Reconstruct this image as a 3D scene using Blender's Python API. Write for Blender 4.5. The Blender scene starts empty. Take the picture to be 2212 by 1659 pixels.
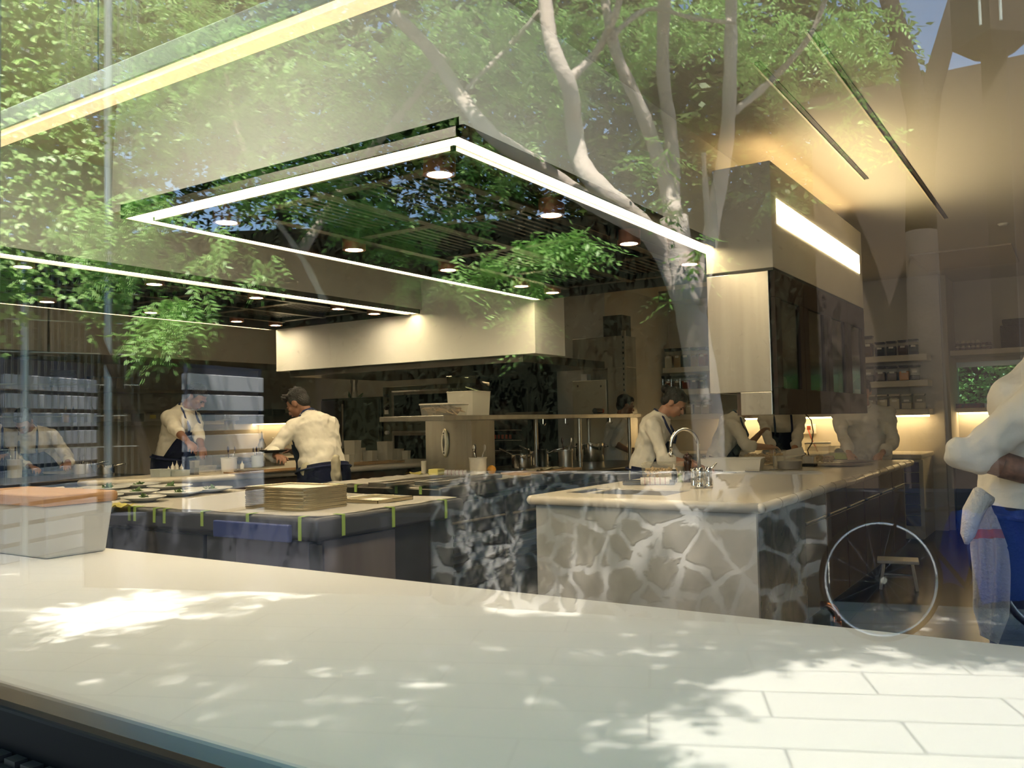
import bpy, bmesh, math, random
import numpy as np
from mathutils import Vector, Matrix, Euler
random.seed(7); RNG = np.random.default_rng(11)
R = math.radians; PI = math.pi
sc = bpy.context.scene
C = sc.collection
# ------------------------------------------------------------------ camera
F_PX = 1880.0
CAM = np.array([0.0, 0.0, 1.36])
def _u(v): v = np.array(v, float); return v/np.linalg.norm(v)
_Y = _u((1236, -56.5, -F_PX)); _X = _u((2866, 140.5, F_PX)); _X = _u(_X - _Y*(_X@_Y)); _Z = np.cross(_X, _Y)
M = np.array([_X, _Y, _Z])                       # rows: world axes in camera space
cd = bpy.data.cameras.new('camera'); cam = bpy.data.objects.new('camera', cd); C.objects.link(cam)
cd.sensor_fit = 'HORIZONTAL'; cd.sensor_width = 36.0; cd.lens = 36.0*F_PX/2212
cd.clip_start = 0.02; cd.clip_end = 200
mw = Matrix.Identity(4)
for i in range(3):
    for j in range(3): mw[i][j] = M[i][j]
    mw[i][3] = CAM[i]
cam.matrix_world = mw
sc.camera = cam
# ------------------------------------------------------------------ view, world, sun
sc.view_settings.view_transform = 'Standard'; sc.view_settings.look = 'None'
sc.view_settings.gamma = 1.0; sc.view_settings.use_curve_mapping = False
sc.view_settings.exposure = 0.08
cy = sc.cycles
cy.use_denoising = True
cy.max_bounces = 7; cy.diffuse_bounces = 3; cy.glossy_bounces = 4; cy.transmission_bounces = 4; cy.transparent_max_bounces = 16
cy.sample_clamp_indirect = 6.0; cy.caustics_reflective = False; cy.caustics_refractive = False
SUN_DIR = Vector((0.22, 0.36, 0.90)).normalized()   # towards the sun: over the restaurant's roof
w = bpy.data.worlds.new('sky'); sc.world = w; w.use_nodes = True
wn = w.node_tree; bg = wn.nodes['Background']
sk = wn.nodes.new('ShaderNodeTexSky'); sk.sky_type = 'NISHITA'; sk.sun_disc = False
sk.sun_elevation = math.asin(SUN_DIR.z); sk.sun_rotation = R(-30); sk.ozone_density = 3.0; sk.dust_density = 0.4
wn.links.new(sk.outputs[0], bg.inputs[0]); bg.inputs[1].default_value = SKY = 0.72
sd = bpy.data.lights.new('sun', 'SUN'); sd.energy = 36.0; sd.angle = R(0.6); sd.color = (1.0, 0.95, 0.86)
so = bpy.data.objects.new('sun', sd); C.objects.link(so); so.rotation_euler = SUN_DIR.to_track_quat('Z', 'Y').to_euler(); so.location = (6, 9, 20)

# ------------------------------------------------------------------ picture point -> place
def ray(px, py): return M @ np.array([px-1106, -(py-829.5), -F_PX])
def atz(px, py, z): d = ray(px, py); return Vector(CAM + d*((z-CAM[2])/d[2]))
def aty(px, py, y): d = ray(px, py); return Vector(CAM + d*(y/d[1]))
def atx(px, py, x): d = ray(px, py); return Vector(CAM + d*(x/d[0]))
def atd(px, py, D): return Vector(CAM + M @ (np.array([px-1106, -(py-829.5), -F_PX])/F_PX*D))
GLASS_Y = 0.60
def mir(p): return Vector((p[0], 2*GLASS_Y-p[1], p[2]))     # where a thing seen in the glass really stands

# ------------------------------------------------------------------ mesh helpers
def NB(): return bmesh.new()
def box(bm, x0, x1, y0, y1, z0, z1, m=None):
    vs = [bm.verts.new(Vector(p) if m is None else m @ Vector(p)) for p in
          ((x0,y0,z0),(x1,y0,z0),(x1,y1,z0),(x0,y1,z0),(x0,y0,z1),(x1,y0,z1),(x1,y1,z1),(x0,y1,z1))]
    for f in ((0,3,2,1),(4,5,6,7),(0,1,5,4),(1,2,6,5),(2,3,7,6),(3,0,4,7)): bm.faces.new([vs[i] for i in f])
    return bm
def prism(bm, pts, z0, z1):
    a = [bm.verts.new((p[0], p[1], z0)) for p in pts]; b = [bm.verts.new((p[0], p[1], z1)) for p in pts]
    n = len(pts); bm.faces.new(a[::-1]); bm.faces.new(b)
    for i in range(n): bm.faces.new((a[i], a[(i+1)%n], b[(i+1)%n], b[i]))
    return bm
def _fr(d):
    d = Vector(d).normalized(); a = Vector((0,0,1)) if abs(d.z) < .9 else Vector((1,0,0))
    u = d.cross(a).normalized(); return u, d.cross(u)
def tube(bm, pts, rs, seg=12, cap=True):
    pts = [Vector(p) for p in pts]; n = len(pts)
    if not hasattr(rs, '__len__'): rs = [rs]*n
    rings = []; u = None
    for i, p in enumerate(pts):
        d = (pts[min(i+1, n-1)] - pts[max(i-1, 0)]).normalized()
        if u is None: u, v = _fr(d)
        else:
            u = (u - d*u.dot(d)).normalized(); v = d.cross(u)
        rings.append([bm.verts.new(p + (u*math.cos(2*PI*k/seg) + v*math.sin(2*PI*k/seg))*rs[i]) for k in range(seg)])
    for a, b in zip(rings, rings[1:]):
        for k in range(seg): bm.faces.new((a[k], a[(k+1)%seg], b[(k+1)%seg], b[k]))
    if cap: bm.faces.new(rings[0][::-1]); bm.faces.new(rings[-1])
    return bm
def lathe(bm, prof, c=(0,0,0), seg=32, sx=1, sy=1, closed=True):
    c = Vector(c); rings = []
    for r, z in prof:
        if r < 1e-5: rings.append([bm.verts.new(c + Vector((0,0,z)))])
        else: rings.append([bm.verts.new(c + Vector((sx*r*math.cos(2*PI*k/seg), sy*r*math.sin(2*PI*k/seg), z))) for k in range(seg)])
    for a, b in zip(rings, rings[1:]):
        if len(a) == 1 and len(b) == 1: continue
        for k in range(seg):
            k2 = (k+1) % seg
            if len(a) == 1: bm.faces.new((a[0], b[k2], b[k]))
            elif len(b) == 1: bm.faces.new((a[k], a[k2], b[0]))
            else: bm.faces.new((a[k], a[k2], b[k2], b[k]))
    return bm
def ell(bm, c, r, rot=None, seg=20, rings=12):
    c = Vector(c); m = rot.to_matrix() if rot is not None and hasattr(rot, 'to_matrix') else (rot or Matrix.Identity(3))
    rs = []
    for i in range(rings+1):
        t = PI*i/rings
        if i in (0, rings): rs.append([bm.verts.new(c + m @ Vector((0, 0, r[2]*math.cos(t))))])
        else: rs.append([bm.verts.new(c + m @ Vector((r[0]*math.sin(t)*math.cos(2*PI*k/seg), r[1]*math.sin(t)*math.sin(2*PI*k/seg), r[2]*math.cos(t)))) for k in range(seg)])
    for a, b in zip(rs, rs[1:]):
        for k in range(seg):
            k2 = (k+1) % seg
            if len(a) == 1: bm.faces.new((a[0], b[k], b[k2]))
            elif len(b) == 1: bm.faces.new((a[k2], a[k], b[0]))
            else: bm.faces.new((a[k], b[k], b[k2], a[k2]))
    return bm
def obj(name, bm, mat, parent=None, label=None, cat=None, group=None, kind=None, bevel=0, smooth=False, local=False, seg=2):
    me = bpy.data.meshes.new(name)
    bmesh.ops.recalc_face_normals(bm, faces=bm.faces)
    o = bpy.data.objects.new(name, me)
    if parent is not None:
        o.parent = parent
        if not local: bm.transform(wm(parent).inverted())
    bm.to_mesh(me); bm.free(); C.objects.link(o)
    for mm in (mat if isinstance(mat, (list, tuple)) else [mat]): me.materials.append(mm)
    if smooth:
        me.polygons.foreach_set('use_smooth', [True]*len(me.polygons))
        if smooth != 'all': me.set_sharp_from_angle(angle=R(42))
    if bevel:
        b = o.modifiers.new('bevel', 'BEVEL'); b.width = bevel; b.segments = seg; b.limit_method = 'ANGLE'; b.angle_limit = R(40)
    tag(o, label, cat, group, kind)
    return o
def tag(o, label=None, cat=None, group=None, kind=None):
    if label: o['label'] = label
    if cat: o['category'] = cat
    if group: o['group'] = group
    if kind: o['kind'] = kind
    return o
def wm(o):
    m = Matrix.LocRotScale(o.location, o.rotation_euler, o.scale)
    return wm(o.parent) @ m if o.parent else m
def thing(name, loc, label, cat, group=None, rz=0):
    o = bpy.data.objects.new(name, None); C.objects.link(o); o.location = loc; o.rotation_euler = (0, 0, rz)
    o.empty_display_size = .1
    return tag(o, label, cat, group)
def copy_tree(o, loc=None, rz=None, label=None, parent=None):
    c = o.copy(); C.objects.link(c)
    if parent is not None: c.parent = parent
    for ch in list(o.children): copy_tree(ch, parent=c)
    if loc is not None: c.location = loc
    if rz is not None: c.rotation_euler = (0, 0, rz)
    if label: c['label'] = label
    return c
def struct(name, bm, mat, **k): return obj(name, bm, mat, kind='structure', **k)

# ------------------------------------------------------------------ materials
MATS = {}
def mat(name, col, rough=.5, metal=0, spec=.5, noise=None, bump=None, emit=None, alpha=None, coat=0):
    if name in MATS: return MATS[name]
    m = bpy.data.materials.new(name); m.use_nodes = True; MATS[name] = m
    nt = m.node_tree; b = nt.nodes['Principled BSDF']
    b.inputs['Base Color'].default_value = (*col, 1); b.inputs['Roughness'].default_value = rough
    b.inputs['Metallic'].default_value = metal; b.inputs['Specular IOR Level'].default_value = spec
    b.inputs['Coat Weight'].default_value = coat
    if emit:
        b.inputs['Emission Color'].default_value = (*emit[0], 1); b.inputs['Emission Strength'].default_value = emit[1]
    if noise or bump:
        tc = nt.nodes.new('ShaderNodeTexCoord')
    if noise:                                    # (scale, second colour, stretch)
        n = nt.nodes.new('ShaderNodeTexNoise'); n.inputs['Scale'].default_value = noise[0]; n.inputs['Detail'].default_value = 6
        mp = nt.nodes.new('ShaderNodeMapping'); mp.inputs['Scale'].default_value = noise[2] if len(noise) > 2 else (1,1,1)
        cr = nt.nodes.new('ShaderNodeValToRGB'); cr.color_ramp.elements[0].position = .35; cr.color_ramp.elements[1].position = .68
        cr.color_ramp.elements[0].color = (*col, 1); cr.color_ramp.elements[1].color = (*noise[1], 1)
        nt.links.new(tc.outputs['Object'], mp.inputs[0]); nt.links.new(mp.outputs[0], n.inputs['Vector'])
        nt.links.new(n.outputs['Fac'], cr.inputs[0]); nt.links.new(cr.outputs[0], b.inputs['Base Color'])
    if bump:                                     # (scale, strength)
        n = nt.nodes.new('ShaderNodeTexNoise'); n.inputs['Scale'].default_value = bump[0]; n.inputs['Detail'].default_value = 5
        bp = nt.nodes.new('ShaderNodeBump'); bp.inputs['Strength'].default_value = bump[1]; bp.inputs['Distance'].default_value = .02
        nt.links.new(tc.outputs['Object'], n.inputs['Vector']); nt.links.new(n.outputs['Fac'], bp.inputs['Height'])
        nt.links.new(bp.outputs[0], b.inputs['Normal'])
    return m
def clear(name, tint=(1,1,1), r0=.04, rough=.02, gl=(1,1,1)):
    """thin clear sheet: Fresnel (Schlick) reflection over straight transmission"""
    m = bpy.data.materials.new(name); m.use_nodes = True; nt = m.node_tree; nt.nodes.clear()
    out = nt.nodes.new('ShaderNodeOutputMaterial'); mx = nt.nodes.new('ShaderNodeMixShader')
    tr = nt.nodes.new('ShaderNodeBsdfTransparent'); tr.inputs[0].default_value = (*tint, 1)
    g = nt.nodes.new('ShaderNodeBsdfGlossy'); g.inputs['Roughness'].default_value = rough; g.inputs['Color'].default_value = (*gl, 1)
    lw = nt.nodes.new('ShaderNodeLayerWeight'); lw.inputs[0].default_value = .5
    pw = nt.nodes.new('ShaderNodeMath'); pw.operation = 'POWER'; pw.inputs[1].default_value = 5
    ma = nt.nodes.new('ShaderNodeMath'); ma.operation = 'MULTIPLY_ADD'; ma.inputs[1].default_value = 1-r0; ma.inputs[2].default_value = r0
    nt.links.new(lw.outputs['Facing'], pw.inputs[0]); nt.links.new(pw.outputs[0], ma.inputs[0]); nt.links.new(ma.outputs[0], mx.inputs[0])
    nt.links.new(tr.outputs[0], mx.inputs[1]); nt.links.new(g.outputs[0], mx.inputs[2])
    nt.links.new(mx.outputs[0], out.inputs[0]); MATS[name] = m; return m
def cloudy(name, tint, fac, col, rough=.3):
    """translucent plastic: part see-through, part diffuse"""
    m = bpy.data.materials.new(name); m.use_nodes = True; nt = m.node_tree; b = nt.nodes['Principled BSDF']
    b.inputs['Base Color'].default_value = (*col, 1); b.inputs['Roughness'].default_value = rough
    tr = nt.nodes.new('ShaderNodeBsdfTransparent'); tr.inputs[0].default_value = (*tint, 1)
    mx = nt.nodes.new('ShaderNodeMixShader'); mx.inputs[0].default_value = fac
    nt.links.new(tr.outputs[0], mx.inputs[1]); nt.links.new(b.outputs[0], mx.inputs[2])
    nt.links.new(mx.outputs[0], nt.nodes['Material Output'].inputs[0]); MATS[name] = m; return m
def vein(name, c1, c2, scale, rough=.3, mort=None):
    """blotchy stone; mort=(colour,width): stones set in mortar"""
    m = mat(name, c1, rough); nt = m.node_tree; b = nt.nodes['Principled BSDF']
    tc = nt.nodes.new('ShaderNodeTexCoord')
    n = nt.nodes.new('ShaderNodeTexNoise'); n.inputs['Scale'].default_value = scale; n.inputs['Detail'].default_value = 8; n.inputs['Distortion'].default_value = .6
    cr = nt.nodes.new('ShaderNodeValToRGB'); e = cr.color_ramp.elements; e[0].position = .4; e[1].position = .62; e[0].color = (*c1, 1); e[1].color = (*c2, 1)
    nt.links.new(tc.outputs['Object'], n.inputs['Vector']); nt.links.new(n.outputs['Fac'], cr.inputs[0]); last = cr.outputs[0]
    if mort:
        ad = nt.nodes.new('ShaderNodeVectorMath'); ad.operation = 'MULTIPLY_ADD'; ad.inputs[1].default_value = (.18,.18,.18)
        nt.links.new(n.outputs['Color'], ad.inputs[0]); nt.links.new(tc.outputs['Object'], ad.inputs[2])
        vo = nt.nodes.new('ShaderNodeTexVoronoi'); vo.feature = 'DISTANCE_TO_EDGE'; vo.inputs['Scale'].default_value = mort[2]
        nt.links.new(ad.outputs[0], vo.inputs['Vector'])
        c2r = nt.nodes.new('ShaderNodeValToRGB'); c2r.color_ramp.elements[0].position = mort[1]; c2r.color_ramp.elements[1].position = mort[1]+.05
        nt.links.new(vo.outputs['Distance'], c2r.inputs[0])
        mx = nt.nodes.new('ShaderNodeMix'); mx.data_type = 'RGBA'
        mx.inputs[6].default_value = (*mort[0], 1)
        nt.links.new(c2r.outputs[0], mx.inputs[0]); nt.links.new(last, mx.inputs[7]); last = mx.outputs[2]
        bp = nt.nodes.new('ShaderNodeBump'); bp.inputs['Strength'].default_value = .8; bp.inputs['Distance'].default_value = .03
        nt.links.new(c2r.outputs[0], bp.inputs['Height']); nt.links.new(bp.outputs[0], b.inputs['Normal'])
    nt.links.new(last, b.inputs['Base Color']); return m
WARM = (1.0, 0.74, 0.40)
plaster = mat('plaster', (.62,.58,.50), .8, noise=(3, (.58,.54,.46)))
ceilm = mat('ceiling_paint', (.66,.62,.52), .9)
hoodp = mat('hood_plaster', (.80,.80,.74), .75)
steel = mat('brushed_steel', (.52,.50,.46), .33, 1, noise=(14, (.44,.42,.38), (1,1,.06)))
steeld = mat('dark_steel', (.13,.12,.105), .28, .9)
black = mat('black_metal', (.012,.012,.013), .35, .3)
chrome = mat('chrome', (.8,.78,.74), .08, 1)
led = mat('led_strip', (1,1,1), .5, emit=((1.0,.80,.47), 26.0))
ledc = mat('pendant_led', (1,1,1), .5, emit=((1.0,.69,.33), 1.15))
lampm = mat('lamp_face', (1,1,1), .5, emit=((1.0,.80,.55), 90.0))
under = mat('shelf_light', (1,1,1), .5, emit=((1.0,.72,.36), 16.0))
whitec = mat('white_worktop', (.80,.80,.78), .55, spec=.35)
cream = mat('cream_worktop', (.74,.68,.56), .3, noise=(30,(.70,.64,.52)))
tile = mat('cream_tile', (.72,.66,.55), .25)
marble = vein('grey_marble', (.42,.41,.36), (.62,.60,.55), 2.6, .25)
darkcab = mat('dark_cabinet', (.045,.050,.062), .35, noise=(6,(.06,.065,.08)))
browncab = mat('brown_cabinet', (.10,.062,.040), .45, noise=(5,(.075,.045,.03),(1,1,.15)))
floorm = mat('floor_concrete', (.060,.045,.030), .22, noise=(2.5,(.085,.062,.04)))
wood = mat('board_wood', (.50,.33,.17), .5, noise=(8,(.42,.26,.12),(1,8,1)))
lidwood = mat('lid_wood', (.55,.30,.14), .5, noise=(8,(.48,.25,.11),(1,6,1)))
paper = mat('white_paper', (.88,.84,.76), .7)
tape = mat('green_tape', (.36,.52,.12), .6)
yell = mat('yellow_cloth', (.82,.74,.25), .8)
china = mat('white_china', (.86,.87,.84), .12)
bluebox = mat('blue_steel', (.025,.05,.22), .4)
plasticw = mat('white_plastic', (.80,.78,.72), .35)
plasticg = mat('grey_plastic', (.45,.50,.50), .5)
clearp = cloudy('clear_plastic', (.97,.96,.92), .22, (.80,.76,.66))
frost = cloudy('frosted_plastic', (.9,.88,.8), .6, (.80,.76,.66))
clearg = clear('clear_glass', (.95,.95,.93), .05)
copper = mat('copper', (.75,.33,.18), .18, 1)
orangem = mat('orange_peel', (.85,.40,.05), .5)
greenleaf = mat('salad_green', (.05,.12,.03), .5, noise=(30,(.12,.18,.05)))
navy = mat('navy_cloth', (.012,.018,.075), .85, bump=(60,.3))
jacket = mat('white_cotton', (.80,.76,.66), .85, bump=(9,.6))
hairm = mat('dark_hair', (.012,.009,.008), .5, bump=(90,.5))
towelm = mat('towel_cotton', (.80,.74,.66), .9, bump=(80,.6))
pinks = mat('pink_stripe', (.45,.20,.22), .9)
tancloth = mat('tan_cloth', (.55,.50,.36), .9)
woodh = mat('dark_wood_turned', (.035,.012,.010), .18)
# ================================================================== ROOM
CZ = 2.98; HZ = 2.35
struct('floor', box(NB(), -11.2, 3.2, .9, 13.2, -.12, 0), floorm)
struct('ceiling', box(NB(), -11.2, 3.2, .5, 13.2, CZ, CZ+.25), ceilm)
struct('roof_slab', box(NB(), -11.4, 3.4, .45, 13.4, CZ+.25, CZ+.45), plaster)
struct('wall_left', box(NB(), -11.1, -10.9, .5, 13.2, 0, CZ), plaster)
struct('wall_right', box(NB(), 2.6, 2.8, .5, 13.2, 0, CZ), plaster)
bm = NB(); box(bm, -10.9, -4.75, 9.3, 9.5, 0, CZ); struct('wall_back', bm, plaster)
bm = NB()   # far back wall with a slit window
box(bm, -4.9, -1.36, 11.2, 11.4, 0, CZ); box(bm, -1.36, 2.6, 12.0, 12.2, 0, 1.42); box(bm, -1.36, 2.6, 12.0, 12.2, 1.98, CZ); box(bm, -1.46, -1.3, 11.3, 12.2, 0, CZ)
struct('wall_far', bm, plaster)
struct('wall_passage', box(NB(), -4.95, -4.75, 9.5, 11.4, 0, CZ), plaster)
bm = NB()   # window wall
box(bm, -11.2, -1.30, .575, .64, 0, CZ); box(bm, 1.9, 2.8, .5, .72, 0, CZ); box(bm, -1.262, 2.0, .5, .72, 2.6, CZ)
struct('wall_front', bm, plaster)
struct('wall_front_below', box(NB(), -1.262, 2.0, .5, .72, 0, .76), black)
# glazing: sill rail, jambs, pane
fr_m = mat('window_frame_paint', (.003,.003,.004), .6, spec=.1)
w1 = thing('window_1', (.4, .6, .76), None, None); w1['kind'] = 'structure'
bm = NB(); box(bm, -1.30, 1.95, .50, .70, .74, .80); box(bm, -1.30, 1.95, .565, .585, .80, 1.019); box(bm, -1.30, 1.95, .535, .565, .80, .965)
box(bm, -1.30, -1.262, .585, .61, .8, 2.6); box(bm, 1.9, 1.95, .52, .70, .8, 2.6); box(bm, -1.30, 1.95, .52, .70, 2.52, 2.6)
obj('window_frame', bm, fr_m, w1, bevel=.004)
bm = NB()
for k in range(80): box(bm, -1.2+k*.036, -1.2+k*.036+.024, .545, .560, .965, .972)
obj('weather_seal', bm, black, w1)
gm = clear('window_glass', (.965,.965,.95), .072, 0.0, (.97,1,.98))
obj('pane', box(NB(), -1.30, 1.92, .596, .604, .80, 2.56), gm, w1)

# range hoods -------------------------------------------------------
metal_u = mat('hood_filter_metal', (.05,.04,.024), .3, .8)
def hood(name, x0, x1, y0, y1, label, ledn, curve=.05):
    t = thing(name, ((x0+x1)/2, (y0+y1)/2, HZ), label, 'range hood')
    # plaster shell: rectangle rim sweeping inwards towards the ceiling
    bm = NB(); rings = []
    for i in range(9):
        u = i/8; z = HZ+.03+u*(CZ-HZ-.03); o_ = .07 - curve*1.2*u**2.2
        q = [(x0-.07-(-.0), y0), (x1+o_-.07+.02, y0), (x1+o_-.07+.02, y1), (x0-.07, y1)]
        q[0] = (x0-o_, y0-.0); q[3] = (x0-o_, y1)
        rings.append([bm.verts.new((a, b, z)) for a, b in q])
    for a, b in zip(rings, rings[1:]):
        for k in range(4): bm.faces.new((a[k], a[(k+1)%4], b[(k+1)%4], b[k]))
    for f in bm.faces: f.smooth = True
    obj('shell', bm, hoodp, t)
    bm = NB()     # metal rim
    W_ = .16
    for (a, b, c, d) in ((x0, x1, y0, y0+.015), (x0, x1, y1-.015, y1), (x0, x0+.015, y0, y1), (x1-.015, x1, y0, y1)): box(bm, a, b, c, d, HZ-.005, HZ+.06)
    box(bm, x0+.10, x1-.10, y0+.10, y0+.115, HZ-.012, HZ+.09); box(bm, x0+.10, x0+.115, y0+.10, y1, HZ-.012, HZ+.09); box(bm, x1-.115, x1-.10, y0+.10, y1, HZ-.012, HZ+.09)
    obj('rim', bm, steeld, t)
    s = .085
    bm = NB()
    if 'n' in ledn: box(bm, x0+.015, x1-.015, y0+.015, y0+s, HZ, HZ+.012)
    if 'l' in ledn: box(bm, x0+.015, x0+s, y0+s, y1, HZ, HZ+.012)
    if 'r' in ledn: box(bm, x1-s, x1-.015, y0+s, y1, HZ, HZ+.012)
    obj('light_strip', bm, led, t)
    bm = NB(); box(bm, x0+.115, x1-.115, y0+.115, y1-.01, HZ+.075, HZ+.09)
    nx = 5; ny = 4; xs = [x0+.45+(x1-x0-.9)*k/nx for k in range(nx+1)]
    for k in range(ny+1):
        y = y0+.35+(y1-y0-.6)*k/ny; box(bm, x0+.40, x1-.40, y, y+.07, HZ+.03, HZ+.075)
    for x in (x0+.40, (x0+x1)/2-.04, x1-.46): box(bm, x, x+.06, y0+.3, y1-.2, HZ+.02, HZ+.075)
    obj('underside', bm, metal_u, t, bevel=.003)
    for i in range(ny):                          # baffle filters, each its own
        for j, (xa, xb) in enumerate(((x0+.48, (x0+x1)/2-.06), ((x0+x1)/2+.05, x1-.48))):
            ya = y0+.35+(y1-y0-.6)*i/ny+.10; yb = ya+(y1-y0-.6)/ny-.14
            bm = NB(); n = 9
            for k in range(n):
                xx = xa+(xb-xa)*k/n; box(bm, xx, xx+(xb-xa)/n*.45, ya, yb, HZ+.055, HZ+.07)
            obj('baffle_filter', bm, black if (i+j) % 2 else metal_u, t)
    return t
hood('range_hood', -3.72, -1.75, 2.37, 6.02, 'big pale hood nearest the window, framed by warm light strips', 'nlr')
hood('range_hood', -6.92, -4.94, 2.2, 6.05, 'pale hood over the left kitchen line, behind the nearest hood', 'nlr')
trimm = mat('lamp_trim', (.55,.22,.13), .3, .6)
LP = [(-2.11,2.72),(-3.43,2.74),(-2.11,3.59),(-3.42,3.61),(-2.11,4.45),(-3.41,4.47),(-2.09,5.3),(-3.41,5.35),
      (-5.30,2.74),(-5.29,3.62),(-5.28,4.49),(-5.28,5.37),(-6.61,3.60),(-6.61,4.49),(-6.60,5.38),(-6.59,5.84),(-5.28,5.82),(-3.40,5.78)]
d0 = None
for i, (x, y) in enumerate(LP):
    near = 'nearest hood' if x > -4 else 'far left hood'
    side = 'right' if x in (-2.11, -2.09, -5.30, -5.29, -5.28) else 'left'
    k = sorted(b for a, b in LP if abs(a-x) < .1).index(y)+1
    lab = 'round recessed downlight in the %s row of the %s, %s from the window' % (side, near, ['first','second','third','fourth','fifth'][k-1])
    if d0 is None:
        d0 = thing('downlight', (x, y, HZ), lab, 'ceiling light', 'round downlights in the hoods')
        bm = NB(); lathe(bm, [(.052,.075),(.066,.075),(.066,-.0),(.050,-.0),(.050,.02)], (x,y,HZ)); obj('trim_ring', bm, trimm, d0, smooth=True)
        bm = NB(); lathe(bm, [(0,.006),(.050,.006),(.050,.012),(0,.012)], (x,y,HZ)); obj('lamp_face', bm, lampm, d0)
    else: copy_tree(d0, (x, y, HZ), label=lab)
# soffit over the back line -----------------------------------------
bm = NB(); box(bm, -6.83, -3.74, 6.06, 6.55, 1.92, CZ)
struct('trim_1', bm, hoodp)
bm = NB(); box(bm, -6.7, -3.9, 6.12, 7.6, 1.86, 1.93); o = obj('exhaust_canopy', bm, steeld, label='dark flat exhaust canopy under the plaster soffit', cat='range hood')
# pendant light by the window ---------------------------------------
t = thing('linear_pendant', (-2.4, 1.475, HZ), 'long linear pendant lamp hung on thin cables near the window', 'pendant light')
obj('housing', box(NB(), -4.6, -.9, 1.47, 1.56, HZ+.02, HZ+.085), mat('pendant_grey', (.34,.40,.38), .5), t, bevel=.003)
obj('light_strip', box(NB(), -4.58, -.92, 1.475, 1.53, HZ, HZ+.02), ledc, t)
for x in (-3.9, -2.47, -1.2): obj('cable', tube(NB(), [(x,1.5,HZ+.08),(x,1.5,CZ)], .0022, 6), black, t)
# ceiling slots on the right
slotm = mat('slot_dark', (.03,.022,.015), .6)
for k, (x, ya, yb) in enumerate(((-1.19, 3.9, 6.3), (-.90, 3.7, 8.0))):
    t = thing('slot_diffuser', (x, (ya+yb)/2, CZ), ['short','long'][k]+' narrow linear air slot in the right-hand ceiling', 'air vent')
    obj('slot', box(NB(), x-.006, x+.02, ya, yb, CZ-.004, CZ+.01), slotm, t)
    obj('slot_edge', box(NB(), x-.016, x-.006, ya, yb, CZ-.010, CZ+.01), mat('slot_edge', (.85,.75,.55), .4), t)
sp = atz(2167, 483, CZ); bm = NB(); lathe(bm, [(0,-.02),(.03,-.018),(.045,0),(.045,.01),(0,.01)], sp); obj('smoke_detector', bm, plasticw, smooth=True, label='small round detector on the right-hand ceiling', cat='smoke detector')
sp = atz(2120, 600, CZ); bm = NB(); box(bm, sp.x-.45, sp.x+.45, 9.6, 10.8, CZ-.015, CZ+.01)
obj('ceiling_hatch', bm, mat('hatch', (.55,.50,.40), .8), label='square access panel in the ceiling near the far shelves', cat='ceiling panel', bevel=.003)

# box cabinet hung over the island ----------------------------------
t = thing('hanging_cabinet', (-1.62, 6.0, 1.37), 'tall boxed cabinet hung over the stone island, plaster above and steel below', 'cabinet')
X0, X1, YA, YB = -1.81, -1.42, 4.85, 7.24
bm = NB(); box(bm, X0, X1, YA, YB, 2.195, 2.80); obj('plaster_housing', bm, plaster, t, bevel=.004)
bm = NB(); box(bm, X0+.005, X1-.002, YA+.004, YB, 2.18, 2.197); obj('joint_line', bm, black, t)  # black joint strip between the plaster and steel parts
bm = NB(); box(bm, X0, X1-.03, YA, YA+.03, 1.50, 2.18); box(bm, -1.63, X1-.03, YA, YA+.03, 1.37, 1.50); box(bm, X0, X0+.02, YA+.03, YB, 1.50, 2.18)
obj('steel_end_panel', bm, steel, t, bevel=.003)
bm = NB(); box(bm, -1.63, X1-.02, YA+.03, YB, 1.37, 1.39); box(bm, -1.66, -1.63, YA+.03, YB, 1.37, 2.18); box(bm, -1.63, X1-.02, YA+.03, YB, 1.75, 1.765); obj('carcass', bm, browncab, t)
fr = mat('cabinet_frame_bronze', (.045,.030,.025), .65, 0, .2)
for k in range(4):
    ya = YA+.02+k*(YB-YA-.02)/4; yb = ya+(YB-YA-.02)/4
    bm = NB(); 
    for (a,b,c,d) in ((ya,yb,1.37,1.52),(ya,yb,2.03,2.18),(ya,ya+.11,1.52,2.03),(yb-.10,yb-.005,1.52,2.03)): box(bm, X1-.028, X1, a, b, c, d)
    d = obj('door', bm, fr, t, bevel=.003)
    obj('door_pane', box(NB(), X1-.018, X1-.012, ya+.1, yb-.09, 1.5, 2.05), clear('cab_glass%d'%k, (.6,.56,.5), .05, .12), d)
obj('light_slot', box(NB(), X1-.01, X1+.004, 4.95, 7.13, 2.46, 2.60), led, t)
obj('cove_light', box(NB(), X1-.14, X1-.05, 5.0, 7.1, 2.80, 2.815), mat('cove_led', (1,1,1), .5, emit=((1.0,.68,.32), 5.5)), t)
# folded towels behind the cabinet glass
bm = NB(); box(bm, -1.58, -1.5, 5.7, 5.9, 1.765, 1.93); obj('folded_cloth', bm, tancloth, label='pale folded cloth on the upper shelf behind the cabinet glass', cat='cloth', bevel=.02)
bm = NB(); box(bm, -1.58, -1.5, 5.05, 5.35, 1.39, 1.6); obj('folded_cloth', bm, plasticw, label='stack of pale cloths behind the nearest cabinet glass door', cat='cloth', bevel=.02)

# out-of-view ceiling lamps added to brighten the near hood face
for k, x in enumerate((-3.7, -2.6)):
    t = thing('fill_washer', (x, 1.25, CZ), 'added flush fill lamp near the window, %s from the left' % ['first','second','third','fourth'][k], 'ceiling light')
    obj('lamp_face', box(NB(), x-.4, x+.4, 1.18, 1.32, CZ-.014, CZ-.002), mat('washer', (1,1,1), .5, emit=((1.0,.97,.86), 30.0)), t)
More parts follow.
